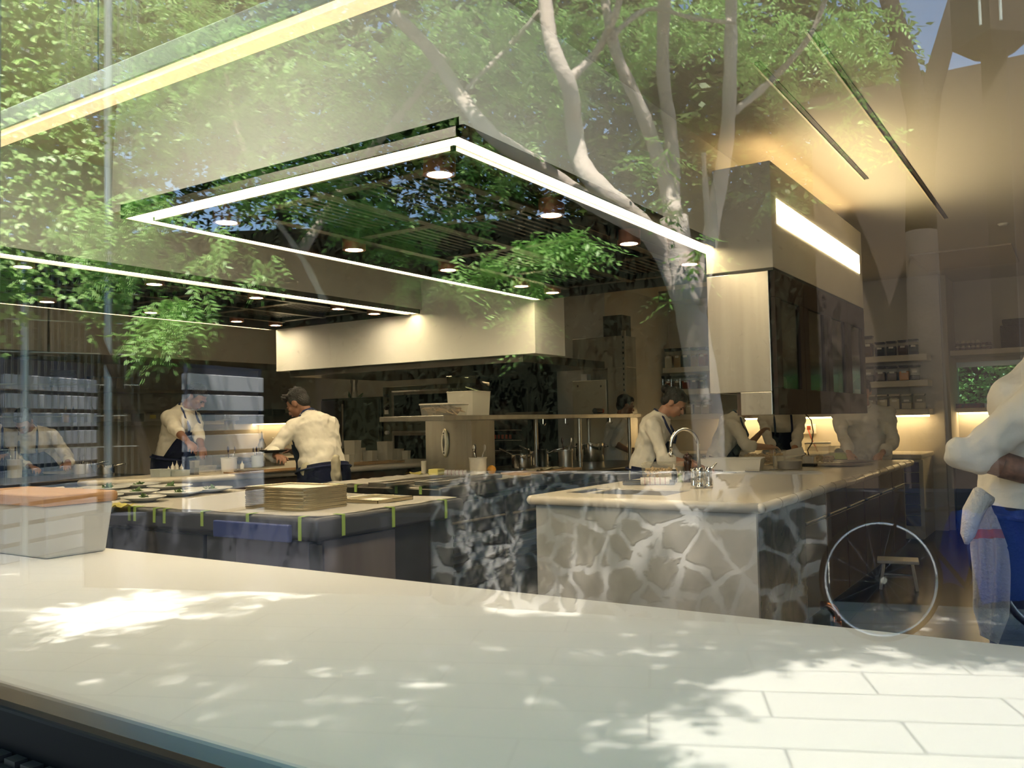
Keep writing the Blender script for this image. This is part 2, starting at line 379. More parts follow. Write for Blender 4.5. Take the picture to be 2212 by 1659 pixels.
# ================================================================== OUTSIDE, seen in the glass
paving = mat('paving', (.50,.47,.44), .8)
nt = paving.node_tree; b = nt.nodes['Principled BSDF']; tc = nt.nodes.new('ShaderNodeTexCoord')
mp = nt.nodes.new('ShaderNodeMapping'); mp.inputs['Rotation'].default_value = (0,0,R(24)); br = nt.nodes.new('ShaderNodeTexBrick')
br.inputs['Color1'].default_value = (.52,.49,.46,1); br.inputs['Color2'].default_value = (.46,.44,.42,1); br.inputs['Mortar'].default_value = (.24,.23,.22,1)
br.inputs['Scale'].default_value = 1.0; br.inputs['Mortar Size'].default_value = .008; br.inputs['Brick Width'].default_value = 1.1; br.inputs['Row Height'].default_value = .38
nt.links.new(tc.outputs['Object'], mp.inputs[0]); nt.links.new(mp.outputs[0], br.inputs['Vector']); nt.links.new(br.outputs['Color'], b.inputs['Base Color'])
struct('pavement', box(NB(), -30, 12, -30, .5, -.12, 0), paving)
struct('garden_ground', box(NB(), -30, 14, 13.4, 30, -.12, 0), mat('soil', (.08,.07,.04), .9))
def lfm(name, a, b_):
    m = mat(name, a, .45); nt = m.node_tree; b = nt.nodes['Principled BSDF']
    ge = nt.nodes.new('ShaderNodeNewGeometry'); cr = nt.nodes.new('ShaderNodeValToRGB'); e = cr.color_ramp.elements
    e[0].color = (*a,1); e[1].color = (*b_,1); nt.links.new(ge.outputs['Random Per Island'], cr.inputs[0]); nt.links.new(cr.outputs[0], b.inputs['Base Color'])
    tl = nt.nodes.new('ShaderNodeBsdfTranslucent'); nt.links.new(cr.outputs[0], tl.inputs[0])
    mx = nt.nodes.new('ShaderNodeMixShader'); mx.inputs[0].default_value = .35
    nt.links.new(b.outputs[0], mx.inputs[1]); nt.links.new(tl.outputs[0], mx.inputs[2]); nt.links.new(mx.outputs[0], nt.nodes['Material Output'].inputs[0]); return m
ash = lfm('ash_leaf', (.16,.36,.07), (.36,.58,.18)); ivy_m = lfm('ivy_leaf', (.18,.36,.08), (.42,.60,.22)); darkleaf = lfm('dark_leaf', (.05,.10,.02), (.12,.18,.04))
bark = mat('bark', (.52,.42,.37), .9, noise=(7,(.66,.56,.50),(1,1,.3)), bump=(20,.8))  # colour raised to stand in for sunlight on the limbs
def leaf_mesh(name, P, Dn, N, L, W, m, parent, kind='stuff'):
    """diamond leaves: base P, direction Dn, normal N, length L, width W (arrays)"""
    P = np.asarray(P); n = len(P)
    side = np.cross(Dn, N); side /= np.linalg.norm(side, axis=1)[:,None]+1e-9
    L = L[:,None]; W = W[:,None]
    V_ = np.empty((n,4,3)); V_[:,0] = P; V_[:,1] = P+Dn*L*.42+side*W*.5-N*W*.12; V_[:,2] = P+Dn*L; V_[:,3] = P+Dn*L*.42-side*W*.5-N*W*.12
    if parent is not None:
        pl = np.array(parent.location); V_ = V_-pl
    me = bpy.data.meshes.new(name); me.vertices.add(4*n); me.vertices.foreach_set('co', V_.astype(np.float32).ravel())
    me.loops.add(4*n); me.loops.foreach_set('vertex_index', np.arange(4*n, dtype=np.int32)); me.polygons.add(n)
    me.polygons.foreach_set('loop_start', np.arange(0,4*n,4, dtype=np.int32)); me.update(calc_edges=True); me.validate()
    o = bpy.data.objects.new(name, me); C.objects.link(o); me.materials.append(m); o.parent = parent
    if kind: o['kind'] = kind
    return o
def unit(a): return a/(np.linalg.norm(a, axis=1)[:,None]+1e-9)
def sprays(centers, nl=11, ll=.075, lw=.024, droop=.5):
    """pinnate leaf sprays at the given centres -> leaf arrays"""
    n = len(centers); P0 = np.asarray(centers)
    d = RNG.normal(size=(n,3)); d[:,2] = d[:,2]*.35-droop; d = unit(d)
    up = np.tile([0,0,1.0],(n,1))+RNG.normal(size=(n,3))*.35; nn = unit(up - d*np.sum(up*d,1)[:,None]); s = np.cross(d, nn)
    Ps=[];Ds=[];Ns=[];Ls=[];Ws=[]
    for k in range(nl):
        t = (k//2)/(nl/2); sg = 1 if k % 2 else -1
        p = P0 + d*(t*ll*3.2)[..., None] if hasattr(t,'shape') else P0 + d*(t*ll*3.2)
        p = p + np.array([0,0,-1])*(t*t*ll*.8)
        dd = unit(d*(.55 if k < nl-1 else 1)+s*(sg*.8 if k < nl-1 else 0)+RNG.normal(size=(n,3))*.12+np.array([0,0,-.25]))
        Ps.append(p);Ds.append(dd);Ns.append(unit(nn+RNG.normal(size=(n,3))*.25))
        Ls.append(ll*(1-.25*t)*RNG.uniform(.75,1.15,n)); Ws.append(np.full(n, lw)*RNG.uniform(.8,1.2,n))
    return np.concatenate(Ps),np.concatenate(Ds),np.concatenate(Ns),np.concatenate(Ls),np.concatenate(Ws)
def cloud(px, py, rx, ry, D, dd, n):
    """n points in a lens-shaped mass whose mirror image fills an ellipse of the window"""
    out = []
    while len(out) < n:
        a, b, c = RNG.uniform(-1,1,3)
        if a*a+b*b+c*c > 1: continue
        out.append(mir(atd(px+a*rx, py+b*ry, D+c*dd)))
    return out
def grow(name, clusters, m, parent, nl, ll, lw, droop=.5):
    P = []
    for c in clusters: P += [tuple(p) for p in cloud(*c)]
    return leaf_mesh(name, *sprays(np.array(P), nl, ll, lw, droop), m, parent)
barkd = mat('dark_bark', (.03,.022,.018), .9, bump=(20,.8))
def limb(parent, pts, w0, w1, D, name='branch', bm_=None):
    P = [mir(atd(x, y, D+.15*math.sin(i*1.7))) for i, (x, y) in enumerate(pts)]
    # smooth
    Q = []
    for i in range(len(P)-1):
        a = P[max(i-1,0)]; b = P[i]; c = P[i+1]; d = P[min(i+2,len(P)-1)]
        for s in range(5):
            t = s/5; Q.append(.5*((2*b)+(c-a)*t+(2*a-5*b+4*c-d)*t*t+(3*b-a-3*c+d)*t**3))
    Q.append(P[-1]); n = len(Q)
    obj(name, tube(NB(), Q, [w0+(w1-w0)*i/(n-1)+.004*math.sin(i*2.1) for i in range(n)], 12), bm_ or bark, parent, smooth='all')
# --- the big forked tree
D0 = 6.3
base = mir(atd(1535, 1330, D0)); base.z = 0
t = thing('street_tree', base, 'broad forked tree with pale bare limbs mirrored in the upper glass', 'tree')
limb(t, [(1537,1325),(1535,1100),(1528,900),(1500,720),(1478,600),(1455,470)], .12, .10, D0, 'trunk')
limb(t, [(1500,720),(1440,560),(1380,480),(1300,410),(1255,350),(1240,270),(1230,190),(1190,90),(1172,-60)], .085, .05, D0)
limb(t, [(1400,500),(1250,420),(1150,350),(1060,290),(990,200),(930,110),(850,30)], .075, .045, D0+.3)
limb(t, [(1232,170),(1290,110),(1330,30),(1350,-60)], .035, .022, D0)
limb(t, [(1455,470),(1440,400),(1390,250),(1330,110),(1300,-40)], .075, .03, D0+.2)
limb(t, [(1455,470),(1450,300),(1432,150),(1438,-60)], .06, .045, D0+.4)
limb(t, [(1500,720),(1540,480),(1570,300),(1578,120),(1580,-50)], .065, .04, D0+.1)
limb(t, [(1575,250),(1660,180),(1745,85),(1790,-20)], .03, .016, D0+.1)
limb(t, [(1320,80),(1400,20),(1500,40),(1590,50)], .022, .012, D0)
limb(t, [(1172,20),(1090,110),(1010,190)], .02, .012, D0)
limb(t, [(1525,880),(1515,700),(1530,560),(1520,330)], .03, .016, D0-.3)
CL = [ # px, py, rx, ry, D, dD, n sprays
 (1080,60,110,110,6.6,.5,90),(1180,180,130,130,7.2,.6,150),(1100,330,120,90,7.0,.5,90),(1340,60,160,90,7.4,.6,110),(1540,40,180,80,7.2,.5,120),
 (1700,120,150,90,7.4,.5,100),(1850,80,110,130,7.0,.4,100),(1430,330,60,50,7.4,.3,22),(1400,340,70,40,6.2,.2,14),(1460,440,50,25,6.0,.2,8),
 (1840,270,70,90,6.1,.3,24),(1930,310,40,40,6.0,.1,6),(1690,420,60,40,6.0,.2,12),(1190,530,75,38,5.5,.15,46),(1250,520,55,36,5.5,.15,34),
 (1140,545,60,30,5.6,.15,16),(1010,610,50,40,5.8,.2,18),(1040,560,55,30,5.8,.2,18),(1120,650,70,60,5.8,.2,34),(1155,720,28,50,5.7,.1,10),(1080,600,60,40,6.0,.2,20),(1180,560,100,30,6.2,.2,20),
 (1505,535,20,28,5.4,.1,8),(1460,640,30,40,6.4,.1,6),(1600,60,300,60,8.5,.6,140),(1200,100,240,140,8.6,.7,200)]
grow('foliage', CL, ash, t, 11, .072, .022)
# out-of-view canopy added to shade the ground; gaps let sun onto patch and leaves
gap = [tuple(mir(atz(x, y, 0)))[:2] for x, y in ((1700,1440),(1830,1430),(2010,1440),(2260,1440),(2500,1659),(2400,1850),(1900,1850),(1600,1720),(1470,1640),(1330,1570),(1430,1548),(1600,1548),(1660,1500))]
gap2 = [tuple(mir(atz(x, y, 0)))[:2] for x, y in ((60,1328),(150,1308),(300,1290),(420,1255),(330,1330),(190,1372))]
def inpoly(x, y, P):
    c = False
    for i in range(len(P)):
        (x1,y1),(x2,y2) = P[i-1], P[i]
        if (y1 > y) != (y2 > y) and x < (x2-x1)*(y-y1)/(y2-y1)+x1: c = not c
    return c
lit = [mir(atd(px, py, D)) for px, py, D in ((1190,530,5.5),(1250,520,5.5),(1140,545,5.6),(1010,610,5.8),(1040,560,5.8),(1120,650,5.8),(1155,720,5.7),(1505,535,5.4),(1840,270,6.1),(1930,310,6.0),
    (365,685,5.9),(345,715,5.8),(420,660,6.0),(330,430,6.5),(250,560,6.5),(170,470,6.6),(420,560,6.6),(560,570,6.4),(60,350,7.6),(120,450,7.7),(180,350,7.9),(60,520,7.6),(130,250,7.7),(40,180,7.6),(1190,80,6.5),(1080,60,6.6),(1240,300,6.3),(1380,480,6.3),(1430,400,6.3))]
pts = []
for _ in range(16000):
    z = random.uniform(5.6, 7.0); x = random.uniform(-9.5, 5.5); y = random.uniform(-4.4, 2.0)
    if x < -5.0 and y < -2.2: continue
    k = z/SUN_DIR.z; gx = x-SUN_DIR.x*k; gy = y-SUN_DIR.y*k
    if any((Vector((x,y,z))-(q+SUN_DIR*((z-q.z)/SUN_DIR.z))).length < .42 for q in lit): continue
    if any(inpoly(gx+a+random.gauss(0,.04), gy+b, g) for g in (gap, gap2) for a, b in ((0,0),(.22,0),(-.22,0),(0,.2),(0,-.2))): continue
    pts.append((x, y, z))
leaf_mesh('canopy', *sprays(np.array(pts), 9, .10, .08, .15), ash, t)
# --- ivy over a wall on the left
def vy(D, px): return mir(atd(px, 900, D))
a = vy(7.6, -70); b_ = vy(8.4, 300)
dv = (b_-a); dv.z = 0; L_ = dv.length; dv.normalize(); nrm = Vector((-dv.y, dv.x, 0))
if nrm.y < 0: nrm = -nrm
if nrm.dot(Vector((0,0.6,0))-a) < 0: nrm = -nrm
t = thing('ivy_screen', Vector((a.x, a.y, 0)), 'tall wire screen covered with climbing ivy, mirrored at the left', 'ivy')
wallv = []
for _ in range(5200):
    u = random.random(); px = -60+340*u; lo = 560+60*math.sin(u*9)+random.uniform(-60,60); hi = -60 if u < .55 else 180+(u-.55)*500
    py = random.uniform(hi, lo) if random.random() < .93 else random.uniform(lo, lo+110)
    wallv.append(tuple(mir(atd(px, py, 7.6+.8*u+random.uniform(-.22,.02)))))
P = np.array(wallv); n = len(P); dn = unit(RNG.normal(size=(n,3))*.5+np.array([0,0,-1.0])); nn = unit(RNG.normal(size=(n,3))*.6+np.array([nrm.x,nrm.y,.7]))
def ivy_leaves(P, dn, nn, s):
    # five-lobed outline as three overlapping diamonds
    sd_ = np.cross(dn, nn); A = [P,P,P]; Dd = [dn, unit(dn*.5+sd_), unit(dn*.5-sd_)]
    return np.concatenate(A), np.concatenate(Dd), np.concatenate([nn]*3), np.concatenate([s,s*.8,s*.8]), np.concatenate([s*.6]*3)
leaf_mesh('foliage', *ivy_leaves(P, dn, nn, RNG.uniform(.05,.085,n)), ivy_m, t)
bm = NB()
for k in range(26): u = k/25; p = vy(7.8+.8*u, -60+360*u); tube(bm, [(p.x,p.y,.9),(p.x,p.y,6)], .006, 5)
for k in range(12): p=vy(7.8,-60); q=vy(8.6,300); tube(bm, [(p.x,p.y,1.2+k*.3),(q.x,q.y,1.2+k*.3)], .006, 5)
obj('wire_mesh', bm, steel, t)
bm = NB()
for px in (55, 235): p = vy(7.9, px); tube(bm, [(p.x,p.y,0),(p.x,p.y,5.5)], .035, 8)
obj('post', bm, mat('galvanised', (.5,.55,.6), .4, .8), t)
# hanging sprays in front of it
def tree(label, px, py, D, clusters, m, nl, ll, lw, trunk=None, **k):
    b = mir(atd(px, py, D)); b.z = 0
    t = thing('garden_tree', b, label, 'tree', 'trees mirrored in the window')
    for tr in trunk or []: limb(t, *tr)
    grow('foliage', clusters, m, t, nl, ll, lw, **k); return t
tree('feathery green tree hanging low before the ivy screen, mirrored at the left', 330, 1200, 6.9, [
 (330,430,70,40,6.5,.3,34),(170,470,70,60,6.6,.3,30),(250,560,90,45,6.5,.3,46),(420,560,60,30,6.6,.2,18),(150,180,60,120,7.2,.3,20),(400,90,150,60,7.0,.3,40),
 (365,685,75,48,5.9,.15,44),(345,715,60,35,5.8,.1,26),(410,650,50,40,6.0,.1,22),(560,570,50,30,6.4,.2,10),(480,520,40,40,6.6,.2,12),(300,500,80,60,6.4,.3,40),(500,250,120,80,6.9,.3,40)],
 ash, 13, .075, .022, [([(330,1210),(320,1000),(235,780),(200,700)], .05, .03, 7.4, 'trunk', barkd), ([(600,480),(655,560),(700,650)], .02, .03, 7.4)], droop=.9)
tree('leafy tree filling the upper middle of the mirrored garden', 720, 1200, 8.2, [
 (480,180,200,150,8.0,.6,240),(700,260,170,140,8.2,.6,200),(620,90,200,90,8.6,.6,160),(850,180,130,140,8.4,.6,130),(330,250,120,120,8.0,.5,120),(700,420,150,60,7.8,.4,70),
 (560,380,120,80,7.8,.4,80),(830,480,80,50,7.4,.3,60),(760,460,90,40,7.0,.3,50),(880,520,90,40,7.2,.3,40),(900,620,70,30,7.0,.2,30),(990,460,80,30,6.8,.2,26),(950,80,100,90,8.6,.5,90)],
 ash, 11, .08, .026, [([(715,1215),(705,900),(690,700),(640,560),(600,420)], .10, .05, 8.2, 'trunk', barkd), ([(640,560),(760,380),(880,230),(960,120)], .05, .03, 8.2), ([(600,420),(520,300),(480,100)], .04, .02, 8.2)])
tree('golden green tree high at the far left of the mirrored garden', 60, 1180, 9.5, [
 (80,90,110,110,9.2,.6,150),(260,60,160,90,9.2,.6,170),(420,30,140,70,9.4,.5,110)], ivy_m, 9, .09, .026)
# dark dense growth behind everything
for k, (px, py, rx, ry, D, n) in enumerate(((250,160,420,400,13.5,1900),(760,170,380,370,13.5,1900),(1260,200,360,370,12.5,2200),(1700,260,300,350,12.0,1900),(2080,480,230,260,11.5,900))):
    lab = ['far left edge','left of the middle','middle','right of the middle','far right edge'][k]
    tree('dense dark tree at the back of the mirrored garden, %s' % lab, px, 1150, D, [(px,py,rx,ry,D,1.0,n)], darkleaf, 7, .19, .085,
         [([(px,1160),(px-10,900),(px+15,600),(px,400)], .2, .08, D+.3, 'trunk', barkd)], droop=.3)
# --- dark hedge added to block the bright low sky
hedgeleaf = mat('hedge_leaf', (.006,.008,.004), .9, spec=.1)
hp = [mir(atd(-300,900,11.5)), mir(atd(900,900,11.0)), mir(atd(2500,900,10.0))]
t = thing('hedge', Vector((hp[1].x, hp[1].y, 0)), 'tall dark hedge added as backing behind the mirrored garden', 'hedge')
bm = NB(); q = [(v.x, v.y) for v in hp]; prism(bm, q+[(x-.3, y-1.0) for x, y in q][::-1], 0, 3.9); obj('dark_backing', bm, mat('dark_backing', (.006,.008,.004), .9, spec=.1), t)
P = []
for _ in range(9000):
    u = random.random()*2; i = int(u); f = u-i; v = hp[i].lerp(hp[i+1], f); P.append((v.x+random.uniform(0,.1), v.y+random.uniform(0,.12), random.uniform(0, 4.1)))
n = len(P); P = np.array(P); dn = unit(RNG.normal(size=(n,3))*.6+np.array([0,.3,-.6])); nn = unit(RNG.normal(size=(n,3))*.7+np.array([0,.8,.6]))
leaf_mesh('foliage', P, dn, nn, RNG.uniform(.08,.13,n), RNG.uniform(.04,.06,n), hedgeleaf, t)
# --- low rubble wall
def ground(px, py): return mir(atz(px, py, 0))
p = [mir(atd(930,1100,6.6)), mir(atd(1480,1100,5.9)), mir(atd(1785,1100,5.6))]
stone = vein('rubble_stone', (.09,.085,.08), (.22,.19,.16), 5, .9, mort=((.44,.41,.40), .07, 4.2))
bm = NB(); q = []
for i in range(3):
    q.append((p[i].x, p[i].y))
back = [(x-.12, y-.35) for x, y in q]
prism(bm, q + back[::-1], 0, .98)
pl_ = [mir(atd(180,1100,7.6)), mir(atd(925,1100,6.9))]  # low dark wall added to cover the bright sunlit ground behind
bq = NB(); prism(bq, [(pl_[0].x,pl_[0].y),(pl_[1].x,pl_[1].y),(pl_[1].x-.1,pl_[1].y-.3),(pl_[0].x-.1,pl_[0].y-.3)], 0, .62)
obj('screen_wall', bq, mat('dark_screen', (.05,.05,.065), .8), label='added dark wall hiding sunlit ground, mirrored over the pastry bench drawers', cat='garden wall')
obj('rubble_wall', bm, stone, label='low rubble stone wall mirrored over the stone island', cat='garden wall')
pr_ = [mir(atd(1795,1100,6.4)), mir(atd(2700,1100,5.6))]  # second dark wall, added to keep sunlit paving out of view
bq = NB(); prism(bq, [(pr_[0].x,pr_[0].y),(pr_[1].x,pr_[1].y),(pr_[1].x-.1,pr_[1].y-.3),(pr_[0].x-.1,pr_[0].y-.3)], 0, .8)
obj('screen_wall', bq, MATS['dark_screen'], label='added dark wall hiding sunlit paving, mirrored behind the covered bicycle', cat='garden wall')
# --- pale boarded wall on the left
siding = mat('white_boards', (.66,.66,.72), .5)
def boards(name, pa, pb, D1, D2, z1, label, step=.2):
    a = mir(atd(pa, 900, D1)); b = mir(atd(pb, 900, D2)); a.z = b.z = 0
    t = thing(name, a, label, 'garden wall'); d = b-a; L = d.length; ang = math.atan2(d.y, d.x)
    m = Matrix.Translation(a) @ Matrix.Rotation(ang, 4, 'Z')
    bm = NB(); box(bm, 0, L, -.05, .0, 0, z1, m)
    obj('backing', bm, mat('board_gap', (.03,.04,.07), .6), t)
    k = 0
    while (k+1)*step < z1+.01:
        for s in (-1, 1): bm = NB() if s == -1 else bm; box(bm, 0, L, min(s*.05, 0) - (.02 if s < 0 else 0), max(s*.05, 0)*.6, k*step+.01, (k+1)*step-.035, m)
        obj('board', bm, siding, t, bevel=.006); k += 1
    return t
boards('boarded_wall', 8, 205, 9.0, 10.5, 2.15, 'pale boarded wall mirrored behind the leftmost chefs')
boards('boarded_wall', 405, 565, 9.2, 10.4, 2.05, 'pale boarded wall mirrored behind the two standing chefs', .22)
bm = NB(); 
# --- dark roofline, post and lantern at the upper right
bd = mat('dark_timber', (.03,.018,.012), .7)
c = [mir(atd(x, y, 8.5)) for x, y in ((1880,190),(2230,125))]
t = thing('timber_building', Vector((c[0].x, c[0].y, 0)), 'dark timber building with a sloping roofline, mirrored at the upper right', 'building')
bm = NB(); d = (c[1]-c[0]).normalized(); e = c[1]+d*2; s = c[0]-d*.6
for (a_, z1) in ((0, 0),): 
    v = [bm.verts.new(x) for x in ((s.x,s.y,0),(e.x,e.y,0),(e.x,e.y,e.z+.1),(s.x,s.y,s.z),(s.x-.5,s.y-2.5,0),(e.x-.5,e.y-2.5,0),(e.x-.5,e.y-2.5,e.z),(s.x-.5,s.y-2.5,s.z-.1))]
    for f in ((0,1,2,3),(4,5,6,7),(0,1,5,4),(1,2,6,5),(2,3,7,6),(3,0,4,7)): bm.faces.new([v[i] for i in f])
obj('wall', bm, bd, t)
bm = NB(); p0 = mir(atd(1940,420,7.6)); tube(bm, [mir(atd(x,y,7.6)) for x,y in ((1990,500),(1985,250),(1940,60),(1900,-60))], [.13,.10,.08,.07], 10)
tube(bm, [mir(atd(x,y,7.6)) for x,y in ((1990,400),(2010,200),(2050,60),(2085,-60))], [.10,.09,.08,.07], 10)
tt = thing('bare_tree', Vector((p0.x,p0.y,0)), 'dark leaning double trunk against the sky, mirrored at the upper right', 'tree')
tube(bm, [(mir(atd(1990,500,7.6)).x, mir(atd(1990,500,7.6)).y, 0), mir(atd(1990,500,7.6))], [.17,.13], 10)
obj('trunk', bm, barkd, tt, smooth='all')
q = mir(atd(2145, 60, 7.0)); t = thing('post_lantern', Vector((q.x, q.y, 0)), 'dark square lantern on a thick post against the sky, mirrored at the upper right', 'lamp')
obj('post', box(NB(), q.x-.09, q.x+.09, q.y-.09, q.y+.09, 0, q.z-.2), bd, t)
bm = NB(); lathe(bm, [(0,-.26),(.14,-.24),(.30,-.12),(.30,.36),(.2,.42),(0,.45)], q, 4); obj('lantern_box', bm, bd, t)
bm = NB(); tube(bm, [q+Vector((-.07,.24,-.05)), q+Vector((-.07,.24,.14)), q+Vector((0,.24,.22)), q+Vector((.07,.24,.14)), q+Vector((.07,.24,-.05))], .012, 8); obj('arch_emblem', bm, plasticg, t)
# ================================================================== COUNTERS
def rounded(x0, x1, y0, y1, z0, z1, r=.03, name='worktop', m=cream, **k):
    return obj(name, box(NB(), x0, x1, y0, y1, z0, z1), m, bevel=r, seg=4, smooth=True, **k)
# white counter right behind the glass
t = thing('window_counter', (-1.4, 1.35, 0), 'long white counter along the window, empty and glossy', 'counter')
obj('worktop', box(NB(), -4.6, 1.9, .80, 1.905, .875, .92), whitec, t, bevel=.006)
obj('cabinet_base', box(NB(), -4.55, 1.85, .86, 1.84, 0, .874), darkcab, t)
t = thing('side_counter', (.45, 2.15, 0), 'white counter turning back from the window counter, right edge', 'counter')
obj('worktop', box(NB(), -.02, 1.9, 1.91, 2.32, .875, .92), whitec, t, bevel=.006)
obj('cabinet_base', box(NB(), .03, 1.85, 1.91, 2.28, 0, .874), darkcab, t)
# --- marble island
IX0, IX1, IY0, IY1 = -2.78, -1.40, 4.42, 9.05
t = thing('stone_island', (-2.1, 6.7, 0), 'large island clad in grey marble with a cream worktop and a sink', 'kitchen island')
bm = NB(); r = .045
sx0, sx1, sy0, sy1 = -2.52, -2.02, 4.66, 5.06; tx0, tx1 = -2.78+.10, -2.56
# worktop in strips so that the sink openings are real
for (a,b,c,d) in ((IX0,IX1,IY0,sy0),(IX0,IX1,sy1,IY1),(sx1,IX1,sy0,sy1),(tx1,sx0,sy0,sy1),(IX0,tx0,sy0,sy1)): box(bm, a,b,c,d,.865,.92)
bmesh.ops.remove_doubles(bm, verts=bm.verts, dist=.0005)
obj('worktop', bm, cream, t)
bm = NB(); tube(bm, [(IX0+.01,IY0,.8925),(IX1,IY0,.8925)], .0275, 14); tube(bm, [(IX1,IY0,.8925),(IX1,IY1,.8925)], .0275, 14); tube(bm, [(IX0,IY0,.8925),(IX0,IY1,.8925)], .0275, 14)
for c in ((IX0,IY0),(IX1,IY0)): ell(bm, (*c,.8925), (.0278,.0278,.0278))
obj('rounded_edge', bm, tile, t, smooth='all')
for k in range(1, 16): bm = NB(); y = IY0+.3*k; tube(bm, [(IX1+.0275*math.sin(a), y, .8925+.0285*math.cos(a)) for a in np.linspace(-.2, 2.9, 9)], .0022, 5); obj('tile_joint', bm, mat('joint', (.35,.30,.22), .8), t)
bm = NB(); box(bm, sx0, sx1, sy0, sy1, .70, .705); 
for (a,b,c,d) in ((sx0,sx0+.006,sy0,sy1),(sx1-.006,sx1,sy0,sy1),(sx0,sx1,sy0,sy0+.006),(sx0,sx1,sy1-.006,sy1)): box(bm, a,b,c,d,.70,.915)
obj('sink', bm, steel, t, bevel=.002)
bm = NB(); box(bm, tx0, tx1, sy0, sy1, .76, .765)
for (a,b,c,d) in ((tx0,tx0+.006,sy0,sy1),(tx1-.006,tx1,sy0,sy1),(tx0,tx1,sy0,sy0+.006),(tx0,tx1,sy1-.006,sy1)): box(bm, a,b,c,d,.76,.915)
obj('sink', bm, steel, t, bevel=.002)
obj('marble_panel', box(NB(), IX0+.02, IX1-.03, IY0+.02, IY0+.05, .0, .862), marble, t, bevel=.002)
obj('side_slab', box(NB(), IX1-.06, IX1-.03, IY0+.051, IY0+.95, 0, .862), vein('dark_marble', (.06,.075,.085), (.16,.17,.19), 4, .25), t, bevel=.002)
obj('carcass', box(NB(), IX0+.05, IX1-.09, IY0+.06, IY1-.02, .12, .862), browncab, t)
obj('plinth', box(NB(), IX0+.08, IX1-.2, IY0+.06, IY1-.05, 0, .12), black, t)
for k in range(6):
    ya = IY0+.98+k*.60; yb = ya+.585
    d = obj('door', box(NB(), IX1-.09, IX1-.06, ya, yb, .12, .68), browncab, t, bevel=.004)
    d = obj('drawer', box(NB(), IX1-.09, IX1-.06, ya, yb, .69, .855), browncab, t, bevel=.004)
    obj('drawer_pull', box(NB(), IX1-.06, IX1-.045, ya+.05, yb-.05, .69, .705), copper if k == 9 else steel, d, bevel=.002)
# --- low pastry bench with tape (front left)
def bench(name, x0, x1, y0, y1, label, cover_m, thick=.075):
    t = thing(name, ((x0+x1)/2, (y0+y1)/2, 0), label, 'kitchen bench')
    obj('worktop', box(NB(), x0, x1, y0, y1, .92-thick, .92), steeld if name != 'pastry_bench' else darkcab, t, bevel=.02, seg=3, smooth=True)
    return t
PX0, PX1, PY0, PY1 = -6.6, -3.06, 2.95, 4.13
t = bench('pastry_bench', PX0, PX1, PY0, PY1, 'dark pastry bench covered with white paper held by green tape', paper, .11)
obj('carcass', box(NB(), PX0+.05, PX1-.07, PY0+.07, PY1-.05, 0, .81), darkcab, t)
for k in range(4):
    xa = PX0+.1+k*.86; xb = xa+.83
    obj('drawer', box(NB(), xa, xb, PY0+.04, PY0+.07, .60, .79), darkcab, t, bevel=.004)
    d = obj('drawer', box(NB(), xa, xb, PY0+.04, PY0+.07, .30, .585), darkcab, t, bevel=.004)
    obj('drawer_pull', box(NB(), xa+.04, xb-.04, PY0+.02, PY0+.04, .56, .575), steeld, d, bevel=.003)
obj('end_panel', box(NB(), PX1-.07, PX1-.05, PY0+.1, PY0+.62, .1, .80), mat('grey_wood', (.22,.20,.20), .5, noise=(6,(.16,.14,.15),(1,1,.15))), t, bevel=.003)
obj('corner_door', box(NB(), PX1-.62, PX1-.09, PY0+.035, PY0+.065, .1, .80), mat('grey_wood2', (.16,.16,.20), .5, noise=(9,(.11,.11,.15),(1,1,.1))), t, bevel=.003)
obj('blue_tray_box', box(NB(), PX1-.72, PX1-.16, PY0-.03, PY0-.002, .80, .885), bluebox, t, bevel=.006, label='blue steel rail under the worktop')
def cloth_sheet(name, x0, x1, y0, y1, z, m, nx=30, ny=14, amp=.006, **k):
    bm = NB(); g = [[bm.verts.new((x0+(x1-x0)*i/nx+random.gauss(0,.003), y0+(y1-y0)*j/ny+random.gauss(0,.004), z+abs(amp*math.sin(i*.9+j*.5)*math.cos(j*1.1-i*.3))+.001)) for j in range(ny+1)] for i in range(nx+1)]
    for i in range(nx):
        for j in range(ny): bm.faces.new((g[i][j], g[i+1][j], g[i+1][j+1], g[i][j+1]))
    bmesh.ops.solidify(bm, geom=bm.faces[:], thickness=.0015)
    return obj(name, bm, m, smooth='all', **k)
cloth_sheet('table_paper', PX0+.05, PX1-.03, PY0+.03, PY1-.02, .921, paper, label='white paper sheet spread over the pastry bench', cat='paper')
def tape_strip(x, y, dx, dy, w_, down, label, top=.06):
    # a strip from the top over the edge; (dx,dy) points outwards
    bm = NB(); e = .0015
    if dx == 0: box(bm, x-w_/2, x+w_/2, y-.0025 if dy < 0 else y, y if dy < 0 else y+.0025, .92-down, .9225); box(bm, x-w_/2, x+w_/2, min(y, y-dy*top), max(y, y-dy*top), .9225, .925)
    else: box(bm, x, x+.0025, y-w_/2, y+w_/2, .92-down, .9225); box(bm, x-top, x, y-w_/2, y+w_/2, .9225, .925)
    return obj('tape_strip', bm, tape, label=label, cat='tape', group='green tape strips on the benches')
for k, px in enumerate((140, 207, 220, 267, 291, 381, 489, 612)):
    p = atz(px, 1100+(px-140)*.05, .92); tape_strip(p.x, PY0, 0, -1, .022, .075 if k < 6 else .11, 'strip of green tape on the long side of the pastry bench, %s from left' % ['first','second','third','fourth','fifth','sixth','seventh','eighth'][k])
for k, yv in enumerate((3.13, 3.50, 3.95)): tape_strip(PX1, yv, 1, 0, .022, .10, 'green tape strip at the right end of the pastry bench, %s' % ['near the corner','in the middle','farthest from the window'][k])
